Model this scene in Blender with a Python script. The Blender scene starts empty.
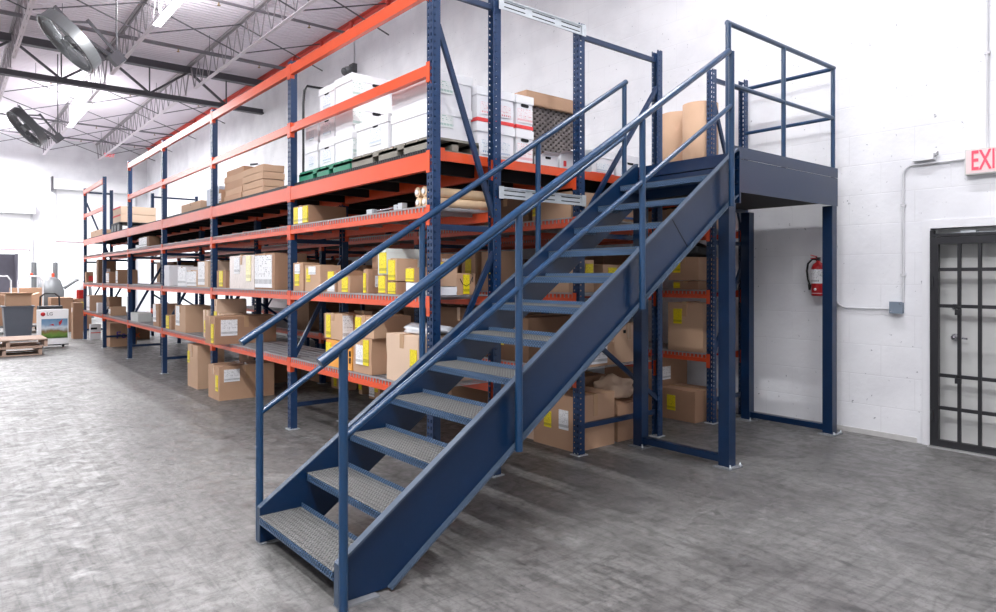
import bpy, bmesh, math, random
from mathutils import Vector, Matrix
random.seed(7)
SC = bpy.context.scene
COL = SC.collection
# ------------------------------------------------------------------ survey of the place
FPX, CX, HY, EYE = 677.0, 498.0, 277.0, 1.6
_a = math.atan2(1320 - 498, FPX)
FW = (math.cos(_a), math.sin(_a)); RT = (math.sin(_a), -math.cos(_a))
def ray(u, v):
    s = (u - CX) / FPX
    return (FW[0] + RT[0]*s, FW[1] + RT[1]*s, (HY - v) / FPX)
def onz(u, v, z=0.0):
    d = ray(u, v); k = (z - EYE) / d[2]; return (d[0]*k, d[1]*k, z)
def onx(u, v, x):
    d = ray(u, v); k = x / d[0]; return (x, d[1]*k, EYE + d[2]*k)
def ony(u, v, y):
    d = ray(u, v); k = y / d[1]; return (d[0]*k, y, EYE + d[2]*k)
# ------------------------------------------------------------------ materials
def lin(c):
    return tuple(((x/255)/12.92 if x/255 <= .04045 else ((x/255 + .055)/1.055)**2.4) for x in c) + (1,)
MATS = {}
def mat(name, rgb, rough=.6, metal=0., var=.12, scale=6., bump=0., bscale=60., spec=.5, coords='Object'):
    if name in MATS: return MATS[name]
    m = bpy.data.materials.new(name); m.use_nodes = True
    nt = m.node_tree; N = nt.nodes; L = nt.links; b = N['Principled BSDF']
    b.inputs['Roughness'].default_value = rough; b.inputs['Metallic'].default_value = metal
    b.inputs['Specular IOR Level'].default_value = spec
    tc = N.new('ShaderNodeTexCoord')
    no = N.new('ShaderNodeTexNoise'); no.inputs['Scale'].default_value = scale; no.inputs['Detail'].default_value = 5
    L.new(tc.outputs[coords], no.inputs['Vector'])
    mx = N.new('ShaderNodeMix'); mx.data_type = 'RGBA'
    c = lin(rgb)
    mx.inputs['A'].default_value = tuple(x*(1-var) for x in c[:3]) + (1,)
    mx.inputs['B'].default_value = tuple(min(1, x*(1+var)) for x in c[:3]) + (1,)
    L.new(no.outputs['Fac'], mx.inputs['Factor']); L.new(mx.outputs['Result'], b.inputs['Base Color'])
    if bump:
        n2 = N.new('ShaderNodeTexNoise'); n2.inputs['Scale'].default_value = bscale; L.new(tc.outputs[coords], n2.inputs['Vector'])
        bp = N.new('ShaderNodeBump'); bp.inputs['Strength'].default_value = bump; bp.inputs['Distance'].default_value = .01
        L.new(n2.outputs['Fac'], bp.inputs['Height']); L.new(bp.outputs['Normal'], b.inputs['Normal'])
    MATS[name] = m
    return m
def emit(name, rgb, s):
    m = bpy.data.materials.new(name); m.use_nodes = True
    b = m.node_tree.nodes['Principled BSDF']; b.inputs['Base Color'].default_value = lin(rgb)
    b.inputs['Emission Color'].default_value = lin(rgb); b.inputs['Emission Strength'].default_value = s
    return m
def ramp(N, stops):
    r = N.new('ShaderNodeValToRGB'); e = r.color_ramp.elements
    e[0].position, e[0].color = stops[0]; e[1].position, e[1].color = stops[1]
    for p, c in stops[2:]:
        q = e.new(p); q.color = c
    return r
def math_node(nt, op, a, b=None):
    n = nt.nodes.new('ShaderNodeMath'); n.operation = op
    for i, v in enumerate((a, b)):
        if v is None: continue
        if isinstance(v, (int, float)): n.inputs[i].default_value = v
        else: nt.links.new(v, n.inputs[i])
    return n.outputs[0]

BLUE = mat('blue_enamel', (0, 33, 66), .32, 0, .12, 9, spec=.5)
BLUE_RAIL = mat('blue_tube_enamel', (16, 54, 88), .28, 0, .10, 12, spec=.6)
BLUE_RACK = mat('rack_blue_enamel', (14, 42, 76), .42, 0, .12, 14)
ORANGE = mat('orange_enamel', (214, 78, 36), .34, 0, .10, 8, spec=.6)
GALV = mat('galvanised_steel', (200, 206, 210), .42, .4, .15, 30)
WIRE = mat('wire_mesh_zinc', (170, 168, 170), .45, .4, .1, 20)
DARK = mat('dark_board', (26, 24, 27), .8)
BLACK = mat('black_paint', (30, 30, 34), .45)
STEEL_GREY = mat('joist_paint', (160, 154, 158), .6)
GIRDER = mat('girder_grey_paint', (84, 82, 88), .55)
CHROME = mat('chrome', (205, 205, 210), .2, 1)
CONDUIT = mat('painted_conduit', (205, 205, 208), .5)
BOXGREY = mat('electrical_box_grey', (120, 132, 146), .5)
WHITEP = mat('white_paint', (232, 232, 234), .5, 0, .04)
PAPER = mat('white_carton', (232, 232, 236), .65, 0, .05, 5)
KRAFTS = [mat('kraft_a', (180, 144, 116), .75, 0, .10, 3, .12, 30), mat('kraft_b', (162, 126, 100), .75, 0, .10, 3, .12, 30),
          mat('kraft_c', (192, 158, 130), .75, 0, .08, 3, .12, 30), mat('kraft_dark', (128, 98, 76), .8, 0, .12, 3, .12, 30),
          mat('kraft_orange', (230, 160, 72), .7, 0, .06, 3), mat('kraft_pale', (212, 184, 160), .75, 0, .08, 3, .1, 30)]
KA, KB, KC, KD, KO, KP = KRAFTS
TAPE = mat('packing_tape', (186, 150, 116), .22, 0, .05, 4, spec=.8)
HOLE = mat('dark_cutout', (22, 22, 26), .9)
PLASTIC_WRAP = mat('plastic_wrapped_carton', (222, 208, 200), .18, 0, .12, 14, .5, 26, spec=.9)
GREEN_PLASTIC = mat('green_pallet_plastic', (40, 128, 98), .5)
GREY_PLASTIC = mat('grey_pallet_plastic', (132, 128, 118), .6, 0, .2, 8)
WOOD = mat('pallet_wood', (176, 150, 134), .8, 0, .2, 9, .2, 40)
RUBBER = mat('black_rubber', (24, 24, 26), .7)
RED = mat('red_enamel', (178, 28, 34), .3)
FANGREY = mat('fan_grey_metal', (104, 106, 108), .42, .3, .1, 6)
PLATEW = mat('worn_base_plate', (120, 122, 126), .6, 0, .3, 30)

def label_mat(name, bg, ink, dens=16.):
    m = bpy.data.materials.new(name); m.use_nodes = True
    nt = m.node_tree; N = nt.nodes; L = nt.links; b = N['Principled BSDF']; b.inputs['Roughness'].default_value = .4
    tc = N.new('ShaderNodeTexCoord'); sx = N.new('ShaderNodeSeparateXYZ'); L.new(tc.outputs['Generated'], sx.inputs[0])
    h = math_node(nt, 'ADD', sx.outputs[0], sx.outputs[1]); z = sx.outputs[2]
    rows = math_node(nt, 'GREATER_THAN', math_node(nt, 'FRACT', math_node(nt, 'MULTIPLY', z, dens)), .55)
    no = N.new('ShaderNodeTexNoise'); no.inputs['Scale'].default_value = 11; L.new(tc.outputs['Generated'], no.inputs['Vector'])
    dash = math_node(nt, 'GREATER_THAN', no.outputs['Fac'], .56)
    up = math_node(nt, 'GREATER_THAN', z, .34)
    txt = math_node(nt, 'MULTIPLY', math_node(nt, 'MULTIPLY', rows, dash), up)
    bars = math_node(nt, 'GREATER_THAN', math_node(nt, 'FRACT', math_node(nt, 'MULTIPLY', h, 13.7)), .42)
    inz = math_node(nt, 'MULTIPLY', math_node(nt, 'GREATER_THAN', z, .12), math_node(nt, 'LESS_THAN', z, .26))
    bars = math_node(nt, 'MULTIPLY', bars, inz)
    f = math_node(nt, 'MULTIPLY', math_node(nt, 'MAXIMUM', txt, bars), .75)
    mx = N.new('ShaderNodeMix'); mx.data_type = 'RGBA'; mx.inputs['A'].default_value = lin(bg); mx.inputs['B'].default_value = lin(ink)
    L.new(f, mx.inputs['Factor']); L.new(mx.outputs['Result'], b.inputs['Base Color'])
    return m
YL = label_mat('yellow_label', (232, 212, 30), (60, 54, 20))
WL = label_mat('white_label', (238, 238, 240), (60, 60, 66))
SCRIB = label_mat('blue_print', (228, 232, 236), (90, 130, 170), 9)
SCRIBG = label_mat('green_print', (230, 234, 232), (70, 150, 130), 9)
SCRIBR = label_mat('red_print', (236, 230, 232), (215, 70, 84), 8)
REDSTRIPE = mat('red_print_band', (226, 66, 66), .6)

def upright_mat():
    m = bpy.data.materials.new('perforated_upright'); m.use_nodes = True
    nt = m.node_tree; N = nt.nodes; L = nt.links; b = N['Principled BSDF']
    b.inputs['Base Color'].default_value = lin((16, 48, 86)); b.inputs['Roughness'].default_value = .4
    tc = N.new('ShaderNodeTexCoord'); s = N.new('ShaderNodeSeparateXYZ'); L.new(tc.outputs['Object'], s.inputs[0])
    n = N.new('ShaderNodeSeparateXYZ'); L.new(tc.outputs['Normal'], n.inputs[0])
    front = math_node(nt, 'GREATER_THAN', math_node(nt, 'ABSOLUTE', n.outputs[0]), .5)
    fr = math_node(nt, 'FRACT', math_node(nt, 'DIVIDE', s.outputs[2], .0508))
    row = math_node(nt, 'LESS_THAN', fr, .5)
    colm = math_node(nt, 'LESS_THAN', math_node(nt, 'ABSOLUTE', math_node(nt, 'SUBTRACT', math_node(nt, 'ABSOLUTE', s.outputs[1]), .019)), .0085)
    a = math_node(nt, 'MULTIPLY', math_node(nt, 'MULTIPLY', row, colm), front)
    row2 = math_node(nt, 'LESS_THAN', fr, .22)
    col2 = math_node(nt, 'LESS_THAN', math_node(nt, 'ABSOLUTE', math_node(nt, 'ADD', s.outputs[0], .018)), .007)
    c = math_node(nt, 'MULTIPLY', math_node(nt, 'MULTIPLY', row2, col2), math_node(nt, 'SUBTRACT', 1.0, front))
    k = math_node(nt, 'MAXIMUM', a, c)
    tr = N.new('ShaderNodeBsdfTransparent'); mx = N.new('ShaderNodeMixShader')
    L.new(k, mx.inputs[0]); L.new(b.outputs[0], mx.inputs[1]); L.new(tr.outputs[0], mx.inputs[2])
    L.new(mx.outputs[0], N['Material Output'].inputs[0])
    return m
UPR = upright_mat()

def tread_mat(name, rgb, rough):
    m = bpy.data.materials.new(name); m.use_nodes = True
    nt = m.node_tree; N = nt.nodes; L = nt.links; b = N['Principled BSDF']; b.inputs['Roughness'].default_value = rough
    tc = N.new('ShaderNodeTexCoord'); s = N.new('ShaderNodeSeparateXYZ'); L.new(tc.outputs['Object'], s.inputs[0])
    wy = math_node(nt, 'SINE', math_node(nt, 'MULTIPLY', s.outputs[1], 2*math.pi/.026))
    xz = math_node(nt, 'ADD', s.outputs[0], s.outputs[2])
    wx = math_node(nt, 'SINE', math_node(nt, 'MULTIPLY', xz, 2*math.pi/.022))
    k = math_node(nt, 'MULTIPLY', wy, wx)
    r = ramp(N, [(.25, tuple(x*.55 for x in lin(rgb)[:3]) + (1,)), (.75, tuple(min(1, x*1.35) for x in lin(rgb)[:3]) + (1,))])
    L.new(math_node(nt, 'ADD', math_node(nt, 'MULTIPLY', k, .5), .5), r.inputs[0]); L.new(r.outputs[0], b.inputs['Base Color'])
    bp = N.new('ShaderNodeBump'); bp.inputs['Distance'].default_value = .004; bp.inputs['Strength'].default_value = .8
    L.new(k, bp.inputs['Height']); L.new(bp.outputs[0], b.inputs['Normal'])
    return m
TREAD_TOP = tread_mat('worn_grip_plate', (98, 98, 96), .5)
TREAD_LIP = tread_mat('blue_grip_lip', (64, 90, 120), .33)

def floor_mat():
    m = bpy.data.materials.new('concrete_floor'); m.use_nodes = True
    nt = m.node_tree; N = nt.nodes; L = nt.links; b = N['Principled BSDF']
    tc = N.new('ShaderNodeTexCoord')
    def noise(sc, det, dist=0., mp=None):
        n = N.new('ShaderNodeTexNoise'); n.inputs['Scale'].default_value = sc; n.inputs['Detail'].default_value = det; n.inputs['Distortion'].default_value = dist
        if mp:
            q = N.new('ShaderNodeMapping'); q.inputs['Scale'].default_value = mp; L.new(tc.outputs['Object'], q.inputs[0]); L.new(q.outputs[0], n.inputs['Vector'])
        else: L.new(tc.outputs['Object'], n.inputs['Vector'])
        return n.outputs['Fac']
    r1 = ramp(N, [(.3, lin((92, 90, 89))), (.7, lin((114, 113, 111)))]); L.new(noise(.9, 9, .8), r1.inputs[0])
    r2 = ramp(N, [(.36, (.66, .66, .66, 1)), (.5, (1, 1, 1, 1)), (.74, (1.18, 1.18, 1.18, 1))]); L.new(noise(4.5, 12, 2.2, (1, .6, 1)), r2.inputs[0])
    mx = N.new('ShaderNodeMix'); mx.data_type = 'RGBA'; mx.blend_type = 'MULTIPLY'; mx.inputs['Factor'].default_value = .75
    L.new(r1.outputs[0], mx.inputs['A']); L.new(r2.outputs[0], mx.inputs['B'])
    prev = mx.outputs['Result']
    # trowel scratches and scuffs in several directions, then grit
    for mp, sc, lo_, hi in (((1, .07, 1), 22, .38, .72), ((.06, 1, 1), 26, .36, .76), ((1, 1, 1), 34, .36, .70), ((.35, .2, 1), 40, .33, .62)):
        rr_ = ramp(N, [(lo_, (hi, hi, hi, 1)), (lo_+.10, (1, 1, 1, 1)), (.70, (1.1, 1.1, 1.1, 1))]); L.new(noise(sc, 8, 1.2, mp), rr_.inputs[0])
        mz = N.new('ShaderNodeMix'); mz.data_type = 'RGBA'; mz.blend_type = 'MULTIPLY'; mz.inputs['Factor'].default_value = .8
        L.new(prev, mz.inputs['A']); L.new(rr_.outputs[0], mz.inputs['B']); prev = mz.outputs['Result']
    # hairline cracks
    vo = N.new('ShaderNodeTexVoronoi'); vo.feature = 'DISTANCE_TO_EDGE'; vo.inputs['Scale'].default_value = .33
    wn = N.new('ShaderNodeTexNoise'); wn.inputs['Scale'].default_value = 1.5; L.new(tc.outputs['Object'], wn.inputs['Vector'])
    av = N.new('ShaderNodeVectorMath'); av.operation = 'ADD'; L.new(tc.outputs['Object'], av.inputs[0]); L.new(wn.outputs['Color'], av.inputs[1]); L.new(av.outputs[0], vo.inputs['Vector'])
    r3 = ramp(N, [(0, (.62, .62, .62, 1)), (.006, (1, 1, 1, 1))]); L.new(vo.outputs['Distance'], r3.inputs[0])
    my = N.new('ShaderNodeMix'); my.data_type = 'RGBA'; my.blend_type = 'MULTIPLY'; my.inputs['Factor'].default_value = .7
    L.new(mz.outputs['Result'], my.inputs['A']); L.new(r3.outputs[0], my.inputs['B']); L.new(my.outputs['Result'], b.inputs['Base Color'])
    rr = ramp(N, [(.35, (.32, .32, .32, 1)), (.65, (.60, .60, .60, 1))]); L.new(noise(6, 9, 1.5), rr.inputs[0]); L.new(rr.outputs[0], b.inputs['Roughness'])
    bp = N.new('ShaderNodeBump'); bp.inputs['Strength'].default_value = .32; bp.inputs['Distance'].default_value = .012
    L.new(noise(11, 10, .9), bp.inputs['Height']); L.new(bp.outputs[0], b.inputs['Normal'])
    return m

def wall_mat():
    m = bpy.data.materials.new('painted_block_wall'); m.use_nodes = True
    nt = m.node_tree; N = nt.nodes; L = nt.links; b = N['Principled BSDF']; b.inputs['Roughness'].default_value = .55
    tc = N.new('ShaderNodeTexCoord'); s = N.new('ShaderNodeSeparateXYZ'); L.new(tc.outputs['Object'], s.inputs[0])
    cm = N.new('ShaderNodeCombineXYZ'); L.new(math_node(nt, 'ADD', s.outputs[0], s.outputs[1]), cm.inputs[0]); L.new(s.outputs[2], cm.inputs[1])
    br = N.new('ShaderNodeTexBrick'); L.new(cm.outputs[0], br.inputs['Vector']); br.inputs['Scale'].default_value = 1
    br.inputs['Brick Width'].default_value = .61; br.inputs['Row Height'].default_value = .305; br.inputs['Mortar Size'].default_value = .006; br.inputs['Mortar Smooth'].default_value = .6
    no = N.new('ShaderNodeTexNoise'); no.inputs['Scale'].default_value = 1.3; no.inputs['Detail'].default_value = 8; L.new(tc.outputs['Object'], no.inputs['Vector'])
    r = ramp(N, [(.35, lin((222, 222, 226))), (.6, lin((238, 238, 241)))]); L.new(no.outputs['Fac'], r.inputs[0])
    # small chips and scuffs
    n2 = N.new('ShaderNodeTexNoise'); n2.inputs['Scale'].default_value = 24; n2.inputs['Detail'].default_value = 3; L.new(tc.outputs['Object'], n2.inputs['Vector'])
    r2 = ramp(N, [(.24, (.45, .45, .47, 1)), (.29, (1, 1, 1, 1))]); L.new(n2.outputs['Fac'], r2.inputs[0])
    mx = N.new('ShaderNodeMix'); mx.data_type = 'RGBA'; mx.blend_type = 'MULTIPLY'; mx.inputs['Factor'].default_value = 1
    L.new(r.outputs[0], mx.inputs['A']); L.new(r2.outputs[0], mx.inputs['B'])
    n3 = N.new('ShaderNodeTexNoise'); n3.inputs['Scale'].default_value = .8; L.new(tc.outputs['Object'], n3.inputs['Vector'])
    fac = math_node(nt, 'MULTIPLY', math_node(nt, 'MULTIPLY', br.outputs['Fac'], .14), n3.outputs['Fac'])
    my = N.new('ShaderNodeMix'); my.data_type = 'RGBA'; my.inputs['B'].default_value = lin((120, 118, 120))
    L.new(fac, my.inputs['Factor']); L.new(mx.outputs['Result'], my.inputs['A']); L.new(my.outputs['Result'], b.inputs['Base Color'])
    n4 = N.new('ShaderNodeTexNoise'); n4.inputs['Scale'].default_value = 18; n4.inputs['Detail'].default_value = 8; L.new(tc.outputs['Object'], n4.inputs['Vector'])
    h = math_node(nt, 'SUBTRACT', math_node(nt, 'MULTIPLY', n4.outputs['Fac'], .6), math_node(nt, 'MULTIPLY', br.outputs['Fac'], .28))
    bp = N.new('ShaderNodeBump'); bp.inputs['Strength'].default_value = .35; bp.inputs['Distance'].default_value = .012
    L.new(h, bp.inputs['Height']); L.new(bp.outputs[0], b.inputs['Normal'])
    return m
FLOOR = floor_mat(); WALL = wall_mat()
CEIL = mat('ceiling_deck_paint', (244, 236, 244), .5, 0, .04, 2)
# ------------------------------------------------------------------ mesh builder
class MB:
    def __init__(s): s.v = []; s.f = []; s.sm = []
    def add(s, vs, fs, smooth=False):
        n = len(s.v); s.v += [tuple(p) for p in vs]; s.f += [tuple(i + n for i in f) for f in fs]; s.sm += [smooth]*len(fs); return s
    def box(s, x0, x1, y0, y1, z0, z1):
        vs = [(x0,y0,z0),(x1,y0,z0),(x1,y1,z0),(x0,y1,z0),(x0,y0,z1),(x1,y0,z1),(x1,y1,z1),(x0,y1,z1)]
        return s.add(vs, [(0,3,2,1),(4,5,6,7),(0,1,5,4),(1,2,6,5),(2,3,7,6),(3,0,4,7)])
    def bar(s, p, q, w, h, up=(0,0,1)):
        p = Vector(p); q = Vector(q); d = (q-p).normalized(); u = Vector(up)
        sd = d.cross(u)
        if sd.length < 1e-4: sd = d.cross(Vector((1,0,0)))
        sd.normalize(); u = sd.cross(d).normalized(); vs = []
        for c in (p, q):
            for a, b in ((-1,-1),(1,-1),(1,1),(-1,1)): vs.append(c + sd*a*w/2 + u*b*h/2)
        return s.add(vs, [(0,1,2,3),(7,6,5,4),(0,4,5,1),(1,5,6,2),(2,6,7,3),(3,7,4,0)])
    def tube(s, pts, r, n=12, cap=True):
        pts = [Vector(p) for p in pts]; m = len(pts); vs = []
        ref = None
        for i, p in enumerate(pts):
            d = (pts[min(i+1, m-1)] - pts[max(i-1, 0)]).normalized()
            if ref is None:
                ref = d.cross(Vector((0,0,1)))
                if ref.length < .1: ref = d.cross(Vector((1,0,0)))
            a = (ref - d*ref.dot(d)).normalized(); ref = a; b = d.cross(a)
            for k in range(n):
                t = 2*math.pi*k/n; vs.append(p + a*math.cos(t)*r + b*math.sin(t)*r)
        fs = [(i*n+k, i*n+(k+1) % n, (i+1)*n+(k+1) % n, (i+1)*n+k) for i in range(m-1) for k in range(n)]
        s.add(vs, fs, True)
        if cap:
            s.add(vs[:n], [tuple(range(n))[::-1]]); s.add(vs[-n:], [tuple(range(n))])
        return s
    def lathe(s, prof, n=24, c=(0,0,0), M=None):
        vs = []
        for r, z in prof:
            for k in range(n):
                t = 2*math.pi*k/n; p = Vector((r*math.cos(t), r*math.sin(t), z))
                if M: p = M @ p
                vs.append(p + Vector(c))
        m = len(prof)
        return s.add(vs, [(i*n+k, i*n+(k+1) % n, (i+1)*n+(k+1) % n, (i+1)*n+k) for i in range(m-1) for k in range(n)], True)
    def prism(s, poly, axis, a, b):
        def P(q, t): return (t, q[0], q[1]) if axis == 'x' else ((q[0], t, q[1]) if axis == 'y' else (q[0], q[1], t))
        n = len(poly); vs = [P(q, a) for q in poly] + [P(q, b) for q in poly]
        return s.add(vs, [tuple(range(n)), tuple(range(2*n-1, n-1, -1))] + [(i, n+i, n+(i+1) % n, (i+1) % n) for i in range(n)])
    def mesh(s, name):
        me = bpy.data.meshes.new(name); me.from_pydata(s.v, [], s.f); me.polygons.foreach_set('use_smooth', s.sm)
        bm = bmesh.new(); bm.from_mesh(me); bmesh.ops.recalc_face_normals(bm, faces=bm.faces); bm.to_mesh(me); bm.free()
        return me
    def obj(s, name, m, parent=None, loc=None):
        return link(name, s.mesh(name), m, parent, loc)
def link(name, me, m, parent=None, loc=None):
    o = bpy.data.objects.new(name, me); COL.objects.link(o)
    if m and not me.materials: me.materials.append(m)
    if parent: o.parent = parent
    if loc: o.location = loc
    return o
LABELS = {}
def tag(o, label, cat, group=None):
    n = len(label.split())
    if not 4 <= n <= 16: print('LONG', n, label)
    if label in LABELS and not group: print('DUP LABEL', label)
    LABELS[label] = 1
    o['label'] = label; o['category'] = cat
    if group: o['group'] = group
    return o
def thing(name, label, cat, loc=(0,0,0), rz=0, group=None):
    o = bpy.data.objects.new(name, None); COL.objects.link(o); o.location = loc; o.rotation_euler = (0,0,rz); o.empty_display_size = .1
    return tag(o, label, cat, group)
def struct(name, mb, m, parent=None):
    o = mb.obj(name, m, parent)
    if not parent: o['kind'] = 'structure'
    return o
def text_mesh(name, body, size, m, parent, loc, rot, depth=.002):
    cu = bpy.data.curves.new(name, 'FONT'); cu.body = body; cu.size = size; cu.extrude = depth; cu.align_x = 'CENTER'; cu.align_y = 'CENTER'; cu.offset = size*.012
    t = bpy.data.objects.new(name + '_curve', cu); COL.objects.link(t)
    dg = bpy.context.evaluated_depsgraph_get(); me = bpy.data.meshes.new_from_object(t.evaluated_get(dg)); bpy.data.objects.remove(t)
    o = link(name, me, None, parent, loc); me.materials.clear(); me.materials.append(m); o.rotation_euler = rot
    return o
# ------------------------------------------------------------------ the shell
WX, FY, CZ = 7.27, 34.0, 7.42        # wall behind the racks, far wall, ceiling deck
LX, NY = -13.0, -9.0
struct('floor', MB().box(LX, WX+.3, NY, FY+.3, -.2, 0), FLOOR)
# exterior apron in front of the dock doors
struct('trim_1', MB().box(LX-8, WX+8, FY+.3, FY+30, -.25, -.05), mat('outdoor_concrete', (200, 200, 200), .8))
m = MB()
DY0, DY1, DZ = 1.33, 2.35, 2.06       # exit door opening in the right wall
m.box(WX, WX+.3, DY1, FY+.3, 0, 8.2).box(WX, WX+.3, NY, DY0, 0, 8.2).box(WX, WX+.3, DY0, DY1, DZ, 8.2)
struct('wall_right', m, WALL)
fx = [(-10.5, -6.8), (-4.6, -1.2), (.0, 2.86), (3.8, 6.75)]
doorz = [3.4, 3.4, 2.75, 3.12]
m = MB(); px = LX
for (a, b) in fx:
    m.box(px, a, FY, FY+.3, 0, 8.2); px = b
m.box(px, WX+.3, FY, FY+.3, 0, 8.2)
for (a, b), tz in zip(fx, (4.2, 4.2, 4.1, 5.2)): m.box(a, b, FY, FY+.3, tz, 8.2)
struct('wall_far', m, WALL)
m = MB(); py = NY
lo = [(-6, -1.5), (2, 7.5), (11, 16.5), (20, 25.5), (28, 32)]  # openings in the unseen left wall, added to let daylight in
for a, b in lo: m.box(LX-.3, LX, py, a, 0, 8.2); m.box(LX-.3, LX, a, b, 4.6, 8.2); py = b
m.box(LX-.3, LX, py, FY+.3, 0, 8.2)
struct('wall_left', m, WALL)
m = MB(); m.box(LX-.3, -8, NY-.3, NY, 0, 8.2).box(-2.5, 7.57, NY-.3, NY, 0, 8.2).box(-8, -2.5, NY-.3, NY, 4.6, 8.2)  # unseen near wall, its opening added for daylight
struct('wall_near', m, WALL)
# corrugated roof deck: ribs run along X
m = MB(); P = .152; y = NY; prof = []
while y < FY + .3:
    prof += [(y, CZ+.05), (y+.02, CZ), (y+.085, CZ), (y+.105, CZ+.05)]; y += P
vs = [(LX, a, b) for a, b in prof] + [(WX, a, b) for a, b in prof]; n = len(prof)
m.add(vs, [(i, i+1, n+i+1, n+i) for i in range(n-1)]); m.box(LX-.3, WX+.3, NY-.3, FY+.3, CZ+.1, CZ+.2)
struct('ceiling', m, CEIL)
# white plinth line where the wall meets the floor
struct('baseboard_right', MB().box(WX-.012, WX, DY1+.12, 34, 0, .05), mat('worn_wall_foot', (196, 194, 192), .7))
# rolled dock doors (roller curtains) with their housings
for i, ((a, b), z0, z1) in enumerate(zip(fx, doorz, (4.2, 4.2, 4.1, 5.2))):
    d = MB()
    zz = z0
    while zz < z1 + .1: d.box(a-.05, b+.05, FY-.05, FY-.02, zz, zz+.075); d.box(a-.05, b+.05, FY-.043, FY-.02, zz+.075, zz+.09); zz += .09
    o = struct('door_%d' % (i+2), d, mat('roller_curtain_white', (234, 234, 236), .5, 0, .03))
    r = MB()
    for xx in (a-.1, b+.02): r.box(xx, xx+.08, FY-.09, FY-.015, 0, z1+.1)
    struct('door_track', r, mat('door_track_grey', (190, 190, 194), .5), o)
    struct('door_housing', MB().box(a-.15, b+.15, FY-.42, FY-.055, z1+.1, z1+.52), mat('roller_curtain_white', (234,234,236)), o)
    struct('door_bottom_bar', MB().box(a-.04, b+.04, FY-.07, FY-.052, z0-.06, z0), mat('door_edge_rubber', (150, 130, 134), .6), o)
    struct('motor_bracket', MB().box(a-.22, a-.16, FY-.42, FY-.03, z1+.0, z1+.6), GIRDER, o)
# ------------------------------------------------------------------ exit door, gate, sign
m = MB(); x = WX
m.box(x-.02, x+.1, DY1, DY1+.07, 0, DZ+.075).box(x-.02, x+.1, DY0-.07, DY0, 0, DZ+.075).box(x-.02, x+.1, DY0, DY1, DZ, DZ+.075)
o = struct('door_1', MB().box(x+.16, x+.21, DY0, DY1, .01, DZ), mat('off_white_door', (206, 206, 204), .5, 0, .04))
struct('door_frame', m, mat('white_door_frame', (226, 226, 229), .5, 0, .03), o)
struct('door_jamb', MB().box(x+.1, x+.2, DY1-.004, DY1, 0, DZ), WHITEP, o)
struct('door_threshold', MB().box(x-.1, x+.16, DY0, DY1, 0, .012), mat('aluminium_threshold', (200, 200, 200), .35, .6), o)
struct('door_closer', MB().box(x+.03, x+.09, DY1-.75, DY1-.16, DZ-.075, DZ-.045).box(x+.0, x+.1, DY1-.36, DY1-.24, DZ-.085, DZ-.03), GALV, o)
k = MB().lathe([(0, 0), (.034, 0), (.034, .01), (.014, .02), (.014, .05), (.02, .055), (.02, .075), (0, .08)], 16, (x+.16, DY1-.155, 1.03), Matrix.Rotation(-math.pi/2, 4, 'Y'))
k.tube([(x+.095, DY1-.155, 1.03), (x+.09, DY1-.2, 1.028), (x+.09, DY1-.27, 1.025)], .009)
k.obj('door_handle', CHROME, o)
MB().lathe([(0, 0), (.028, 0), (.026, .02), (0, .022)], 16, (x+.16, DY1-.15, 1.32), Matrix.Rotation(-math.pi/2, 4, 'Y')).obj('door_lock', CHROME, o)
g = thing('security_gate', 'black steel security gate with vertical bars in front of the exit door', 'gate', (x-.03, DY1, 0))
m = MB(); m.box(-.02, .03, -.075, -.005, .012, DZ-.085); m.box(-.02, .03, -1.01, -.945, .012, DZ-.085); m.box(-.02, .03, -.945, -.075, DZ-.155, DZ-.085); m.box(-.02, .03, -.945, -.075, .012, .075)
m.obj('gate_frame', BLACK, g)
m = MB(); m.box(-.01, .045, -.032, -.002, .01, DZ-.02) ; m.box(-.01, .045, -1.018, -1.012, .01, DZ-.02); m.box(-.01, .05, -1.01, -.03, DZ-.08, DZ-.055); m.obj('outer_frame', BLACK, g)
for yy in (-.24, -.40, -.56, -.72, -.86): MB().box(-.012, .012, yy-.014, yy+.014, .07, DZ-.15).obj('gate_bar', BLACK, g)
for zz in (1.67, 1.33, .68, .375): MB().box(-.005, .02, -.95, -.07, zz-.016, zz+.016).obj('cross_bar', BLACK, g)
for zz in (1.25, .62):
    p = MB().tube([(-.03, -.24+.02*math.cos(t), zz+.05+.03*math.sin(t)) for t in [math.pi*q/8 for q in range(9)]], .005, 8); p.box(-.045, -.02, -.265, -.215, zz, zz+.05); p.obj('padlock', BLACK, g)
for zz in (1.55, .3): MB().tube([(-.03, -.028, zz-.05), (-.03, -.028, zz+.05)], .011).obj('hinge', BLACK, g)
# EXIT sign
ey1 = 2.055; ey0 = ey1-.36; ez0, ez1 = 2.525, 2.755
s = thing('exit_sign', 'white lighted exit sign with red letters above the gated door', 'sign', (WX, ey1, ez0))
hx = -.075
MB().box(hx, -.001, ey0-ey1, 0, 0, ez1-ez0).obj('housing', mat('sign_housing', (206, 206, 202), .5), s)
MB().box(hx-.004, hx-.0005, ey0-ey1+.01, -.01, .01, ez1-ez0-.01).obj('face_panel', emit('sign_face', (225, 205, 205), .05), s)
t = text_mesh('exit_letters', 'EXIT', .25, emit('exit_red', (250, 70, 90), .7), s, (hx-.006, (ey0-ey1)/2, (ez1-ez0)/2), (math.pi/2, 0, -math.pi/2), .002); t.scale = (.52, 1, 1)
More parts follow.
